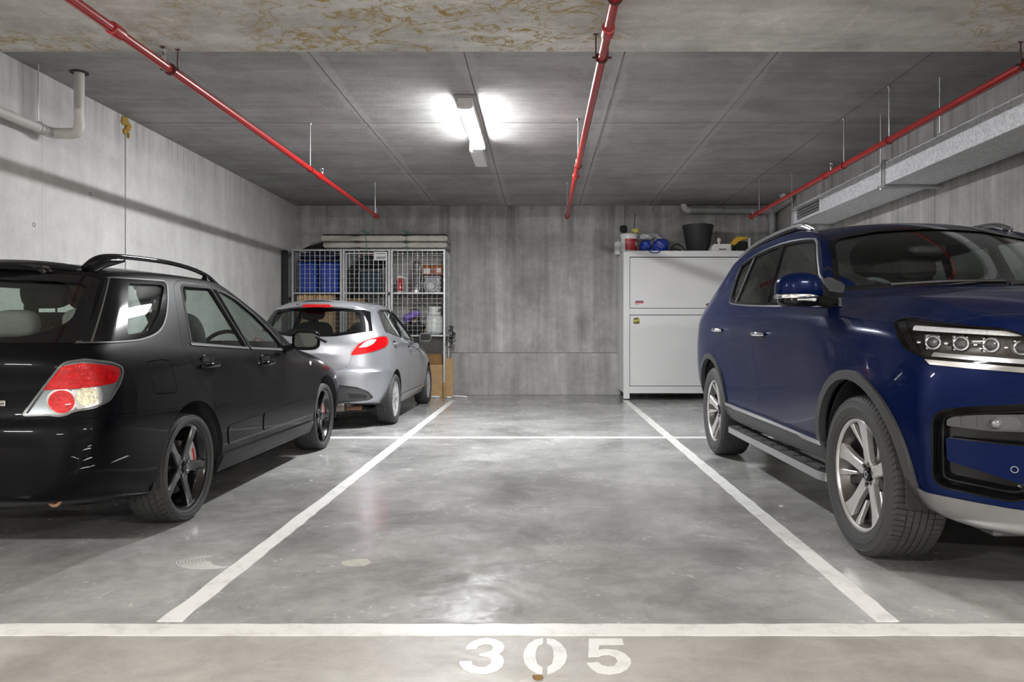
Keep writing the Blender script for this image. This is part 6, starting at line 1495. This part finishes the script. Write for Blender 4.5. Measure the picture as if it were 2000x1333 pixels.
# ------------------------------------------------------------------ white cabinet, back right
k2 = 11.46/1419
wx = lambda p: (p-1057)*k2
wz = lambda p: 1.05+(652-p)*k2
mat('cab_white', (.70, .70, .70), .38, noise=.02, nscale=3)
cb = empty('storage_cabinet', (0, 0, 0), 'tall white steel storage cabinet against the back wall', 'cabinet')
CX0, CX1, CY0, CY1, CZ0, CZ1 = wx(1218), 3.52, 11.46, 12.36, wz(768.5), wz(490)
m = MB()
m.box((CX0+.004, (CY0+CY1)/2+.03, (CZ0+CZ1)/2), (.012, CY1-CY0-.07, CZ1-CZ0-.01), .002).box((CX1-.006, (CY0+CY1)/2, (CZ0+CZ1)/2), (.012, CY1-CY0, CZ1-CZ0), .002)
m.box(((CX0+CX1)/2, (CY0+CY1)/2, CZ1-.008), (CX1-CX0, CY1-CY0, .016), .003).box(((CX0+CX1)/2, (CY0+CY1)/2, CZ0+.01), (CX1-CX0-.02, CY1-CY0-.02, .02), .003).box(((CX0+CX1)/2, CY1-.006, (CZ0+CZ1)/2), (CX1-CX0-.02, .012, CZ1-CZ0))
m.obj('carcass', MATS['cab_white'], cb)
ps = .096
for x in (CX0+ps/2, CX1-ps/2): MB().box((x, CY0+.03, (CZ0-.09+CZ1)/2), (ps, .06, CZ1-CZ0+.09), .005).obj('front_post', MATS['cab_white'], cb)
MB().box(((CX0+CX1)/2, CY0+.028, CZ1-.048), (CX1-CX0-2*ps+.01, .052, .096), .004).obj('top_rail', MATS['cab_white'], cb)
MB().box(((CX0+CX1)/2, CY0+.028, wz(609)), (CX1-CX0-2*ps+.01, .052, .10), .004).obj('middle_rail', MATS['cab_white'], cb)
MB().box(((CX0+CX1)/2, CY0+.028, wz(762)), (CX1-CX0-2*ps+.01, .052, .11), .004).obj('bottom_rail', MATS['cab_white'], cb)
du_, dl_ = (wz(602.2), wz(503.2)), (wz(754.5), wz(616))
D1 = MB().box(((CX0+CX1)/2, CY0+.012, sum(du_)/2), (CX1-CX0-2*ps-.014, .02, du_[1]-du_[0]-.006), .003).obj('upper_door', MATS['cab_white'], cb)
D2 = MB().box(((CX0+CX1)/2, CY0+.012, sum(dl_)/2), (CX1-CX0-2*ps-.014, .02, dl_[1]-dl_[0]-.006), .003).obj('lower_door', MATS['cab_white'], cb)
MB().box(((CX0+CX1)/2, CY0+.05, (CZ0+CZ1)/2), (CX1-CX0-.1, .01, CZ1-CZ0-.1)).obj('gap_backing', MATS['joint_dark'], cb)
mat('sticker', (.72, .71, .70), .5); mat('sticker_red', (.55, .10, .12), .5); mat('sticker_yellow', (.55, .50, .10), .5); mat('sticker_olive', (.13, .12, .03), .5)
def stick(p0, p1, q0, q1, mt, par, y=.0, nm='sticker'):
    return MB().box(((wx(p0)+wx(p1))/2, CY0+.0012-y, (wz(q0)+wz(q1))/2), (wx(p1)-wx(p0), .0016, wz(q0)-wz(q1)), 0).obj(nm, MATS[mt], par)
s1 = stick(1237, 1258.5, 584.5, 597, 'sticker', D1)
stick(1241, 1256.5, 587.8, 590, 'ink', s1, .001, 'sticker_mark'); stick(1240, 1257, 590, 593, 'sticker_red', s1, .0012, 'sticker_mark'); stick(1240, 1248, 594.5, 595.4, 'ink', s1, .001, 'sticker_mark')
s2_ = stick(1236, 1250, 620, 634, 'sticker', D2)
MB().prism([(wx(1237.2),wz(633)),(wx(1249),wz(633)),(wx(1249),wz(623.5)),(wx(1246),wz(620.8)),(wx(1240),wz(620.8)),(wx(1237.2),wz(623.5))], 'y', CY0-.0008, CY0+.001).obj('sticker_mark', MATS['sticker_olive'], s2_)
stick(1238.2, 1243, 625, 629, 'sticker_yellow', s2_, .0016, 'sticker_mark'); stick(1243.8, 1248.4, 624, 627.5, 'sticker_yellow', s2_, .0016, 'sticker_mark')
h = MB().box((wx(1382), CY0-.006, wz(594.5)), (.10, .02, .055), .012).obj('latch', MATS['cab_white'], D1)
MB().prism(rounded([(wx(1377),wz(597)),(wx(1388),wz(597)),(wx(1386.5),wz(592.6)),(wx(1381),wz(592.6))], .01), 'y', CY0-.020, CY0-.014).obj('lock', MATS['joint_dark'], h)
for (x, y) in ((CX0+.05, CY0+.03), (CX0+.05, CY1-.08), (CX1-.05, CY0+.03), (CX1-.05, CY1-.08)):
    MB().cyl((x, y, 0), (x, y, .035), .026, .022, n=14).cyl((x, y, .03), (x, y, CZ0+.005), .010, n=10).obj('levelling_foot', MATS['joint_dark'], cb)
# --- things on the cabinet
TZ = CZ1+.001
k3 = 11.62/1419
tx = lambda p, D=11.62: (p-1057)*D/1419
g = empty('paint_bucket', (tx(1228.5), 11.61, TZ), 'white bucket with red label holding brushes, on the cabinet corner', 'bucket')
MB().lathe([(.0001,.0),(.120,.0),(.124,.01),(.135,.235),(.142,.237),(.142,.262),(.137,.275),(.130,.275),(.118,.02),(.0001,.02)], axis='z', n=36).obj('pail', MATS['white_plastic'], g, 40)
aa = np.linspace(-2.2, .35, 26); lb = MB(); vs_ = []
for a in aa:
    for z, rr in ((.012, .126), (.195, .1345)): vs_.append((rr*math.cos(a), rr*math.sin(a), z))
lo_ = lb.add(vs_, [(2*i, 2*i+2, 2*i+3, 2*i+1) for i in range(25)]).obj('label', mat('label_paint_red', (.36,.02,.03), .4), g, 60)
for (a, z, w_, h_, t) in ((-.78,.125,.011,.034,.35),(-.68,.120,.011,.034,-.4),(-.58,.122,.010,.030,.2),(-.48,.118,.010,.030,-.3),(-.70,.092,.03,.008,0),(-.55,.090,.03,.008,0)):
    R = Matrix.Rotation(a+PI/2, 3, 'Z') @ Matrix.Rotation(t, 3, 'Y')
    MB().box((.1325*math.cos(a), .1325*math.sin(a), z), (w_, .004, h_), 0, R).obj('label_letter', MATS['white_plastic'], lo_)
MB().tube(spline([(-.142,0,.25),(-.10,-.11,.16),(.0,-.145,.13),(.10,-.11,.16),(.142,0,.25)], 5, False), .003, 6).obj('bail', MATS['zinc'], g, 60)
def stick_thing(nm, a, b, r, m, label, cat, head=None):
    e = empty(nm, a, label, cat); a = Vector(a); b = Vector(b)-a
    MB().cyl((0,0,0), b, r, n=10).obj('handle', MATS[m], e, 50)
    if head:
        hm, hs = head; MB().sphere(b, hs, 14, 8, e=.6).obj('head', MATS[hm], e, 60)
bx = tx(1228.5)
stick_thing('paint_brush', (bx-.02, 11.60, TZ+.03), (bx-.09, 11.60, TZ+.36), .010, 'red_enamel', 'black-bristled brush leaning out of the bucket, left', 'brush', ('cloth_black', (.06,.03,.06)))
stick_thing('metal_rod', (bx-.0, 11.62, TZ+.03), (bx+.08, 11.64, TZ+.52), .007, 'satin_metal', 'thin silver rod standing in the bucket', 'rod')
stick_thing('black_stick', (bx+.03, 11.65, TZ+.03), (bx+.115, 11.70, TZ+.62), .006, 'cloth_black', 'thin black stick standing in the bucket', 'stick')
stick_thing('yellow_roller', (bx+.06, 11.58, TZ+.03), (bx+.10, 11.58, TZ+.33), .010, 'white_plastic', 'yellow-headed roller leaning out of the bucket, right', 'roller', ('sticker_yellow', (.055,.035,.04)))
g = empty('white_jar', (tx(1209, 12.05), 12.05, TZ), 'white plastic jar behind the paint bucket at the cabinet edge', 'jar')
MB().lathe([(.0001,0),(.07,0),(.075,.01),(.075,.19),(.06,.215),(.0001,.216)], axis='z', n=24).obj('body', MATS['white_plastic'], g)
MB().lathe([(.062,.21),(.064,.215),(.064,.245),(.0001,.247)], axis='z', n=24).obj('lid', MATS['grey_plastic'], g)
mat('sheet_blue', (.012, .035, .30), .35, bump=.9, bscale=22, noise=.4, nscale=12); mat('bag_clear', (.50, .50, .50), .3, bump=.9, bscale=25, noise=.3, nscale=10)
def lump(nm, c, r, m, label, cat, seed, amp=.25, n=30):
    q = MB().sphere((0,0,0), r, n, n//2, e=.85); rr = random.Random(seed); ph = [(rr.uniform(1.5, 5), rr.uniform(1.5, 5), rr.uniform(0, 6)) for _ in range(7)]
    out = []
    for (x, y, z) in q.v:
        u, v = x/r[0], y/r[1]; wv = z/r[2]; s = 1+amp*sum(abs(math.sin(a*u+b*v+c2+a*wv*.8))-.5 for a, b, c2 in ph)/2.6+rr.uniform(-.035, .035)
        out.append((x*s, y*s, max(z*s, -r[2])))
    q.v = out; o = q.obj(nm, MATS[m], None, 38); o.location = (c[0], c[1], c[2]+r[2]); tag(o, label, cat); return o
lump('blue_tarpaulin', (tx(1290.5), 11.63, TZ), (.105, .09, .095), 'sheet_blue', 'crumpled bright blue tarpaulin on the cabinet, right lump', 'tarpaulin', 3, .3)
lump('blue_bag', (tx(1261), 11.65, TZ), (.08, .09, .085), 'sheet_blue', 'crumpled blue bag between bucket and blue tarpaulin', 'bag', 5, .3)
lump('plastic_bag', (tx(1262), 11.68, TZ+.195), (.11, .085, .045), 'bag_clear', 'pale plastic bag lying over the blue bag', 'bag', 8, .3)
lump('plastic_bag', (tx(1280), 11.95, TZ), (.19, .12, .155), 'bag_clear', 'pale plastic bag behind the blue tarpaulin', 'bag', 12, .3)
o = MB().tube(spline([(-.10,-.09,.010),(-.06,-.115,.010),(-.04,-.165,.004),(0,-.178,-.03),(.06,-.18,-.042),(.12,-.178,-.03),(.15,-.165,.004),(.155,-.115,.010),(.16,-.095,.010),(.05,-.10,.010)], 6, True), .008, 8, True).obj('blue_cord', MATS['sheet_blue'], None, 60); o.name = 'cord_loop'; o.location = (tx(1268), 11.61, TZ+.002); tag(o, 'loop of blue cord hanging over the cabinet front edge', 'cord')
o = MB().tube(spline([(-.10,.05,.01),(-.07,.03,.09),(.0,0,.115),(.06,-.01,.08),(.11,-.03,.02),(.18,-.05,.009),(.25,-.04,.009)], 6, False), .014, 8); o.tube(spline([(-.12,.06,.012),(-.02,.05,.04),(.08,.03,.012)], 5, False), .014, 8)
o = o.obj('black_strap', MATS['rubber'], None, 60); o.location = (tx(1323), 11.62, TZ+.008); tag(o, 'black rubber strap curling on the cabinet left of the pot', 'strap')
g = empty('planter_pot', (tx(1363, 11.85), 11.85, TZ), 'large black tapered planter pot on the cabinet', 'pot')
MB().lathe([(.0001,0),(.160,0),(.170,.012),(.245,.40),(.254,.43),(.254,.452),(.246,.455),(.238,.44),(.16,.03),(.0001,.03)], axis='z', n=48).obj('pot', mat('pot_black', (.028,.028,.030), .6), g, 40)
g = empty('spray_bottle', (tx(1376, 12.2), 12.2, TZ), 'pale blue spray bottle standing behind the black pot', 'bottle')
mat('bottle_blue', (.07, .22, .30), .3)
MB().lathe([(.0001,0),(.05,0),(.052,.02),(.052,.34),(.03,.42),(.022,.45),(.022,.52),(.0001,.522)], axis='z', n=20).obj('body', MATS['bottle_blue'], g, 60)
MB().box((-.01,0,.54), (.07,.03,.04), .01).obj('nozzle', MATS['bottle_blue'], g)
g = empty('white_dispenser', (tx(1406), 11.62, TZ), 'low white plastic box with a round knob on top', 'box')
MB().prism([(-.17,0),(.15,0),(.15,.112),(-.12,.112),(-.155,.06)], 'y', -.10, .10).obj('body', MATS['white_plastic'], g)
MB().box((.02,-.1005,.028), (.12,.004,.016), 0).obj('slot', MATS['joint_dark'], g)
MB().lathe([(.022,.11),(.018,.14),(.022,.155),(.032,.17),(.032,.20),(.018,.22),(.0001,.222)], (-.015,0,0), 'z', 20).obj('knob', MATS['white_plastic'], g, 60)
g = empty('tool_case', (tx(1444), 11.66, TZ), 'yellow and black power tool on the cabinet', 'tool')
mat('tool_yellow', (.62, .38, .02), .4)
MB().prism([(-.15,.11),(-.09,.20),(-.05,.235),(.12,.235),(.12,.20),(.04,.19),(-.03,.15),(-.07,.105)], 'y', -.07, .07).obj('housing', MATS['tool_yellow'], g)
MB().box((.04,0,.085), (.18,.13,.165), .02).obj('battery', MATS['cloth_black'], g)
MB().box((-.06,0,.05), (.05,.06,.10), .01).obj('grip', MATS['cloth_black'], g)
o = MB().box((0,0,.11), (.028,.10,.22), .004).obj('white_block', MATS['white_plastic'], None); o.location = (tx(1463), 11.64, TZ); tag(o, 'narrow white slab standing right of the yellow tool', 'slab')
g = empty('wire_basket', (tx(1487), 11.75, TZ), 'small wire basket on the cabinet behind the SUV roof', 'basket')
q = MB()
for i in range(12): q.cyl((-.15+.3*i/11, -.1, 0.004), (-.15+.3*i/11, -.1, .17), .003, n=5).cyl((-.15+.3*i/11, .1, 0.004), (-.15+.3*i/11, .1, .17), .003, n=5)
q.obj('wires', MATS['satin_metal'], g)['kind'] = 'stuff'
for z in (.006, .165): MB().tube([(-.155,-.1,z),(.155,-.1,z),(.155,.1,z),(-.155,.1,z)], .004, 6, True).obj('rim', MATS['satin_metal'], g)
lump('clear_bag', (tx(1508, 11.9), 11.9, TZ), (.10, .08, .12), 'bag_clear', 'small clear plastic bag at the right end of the cabinet top', 'bag', 21, .3, 20)
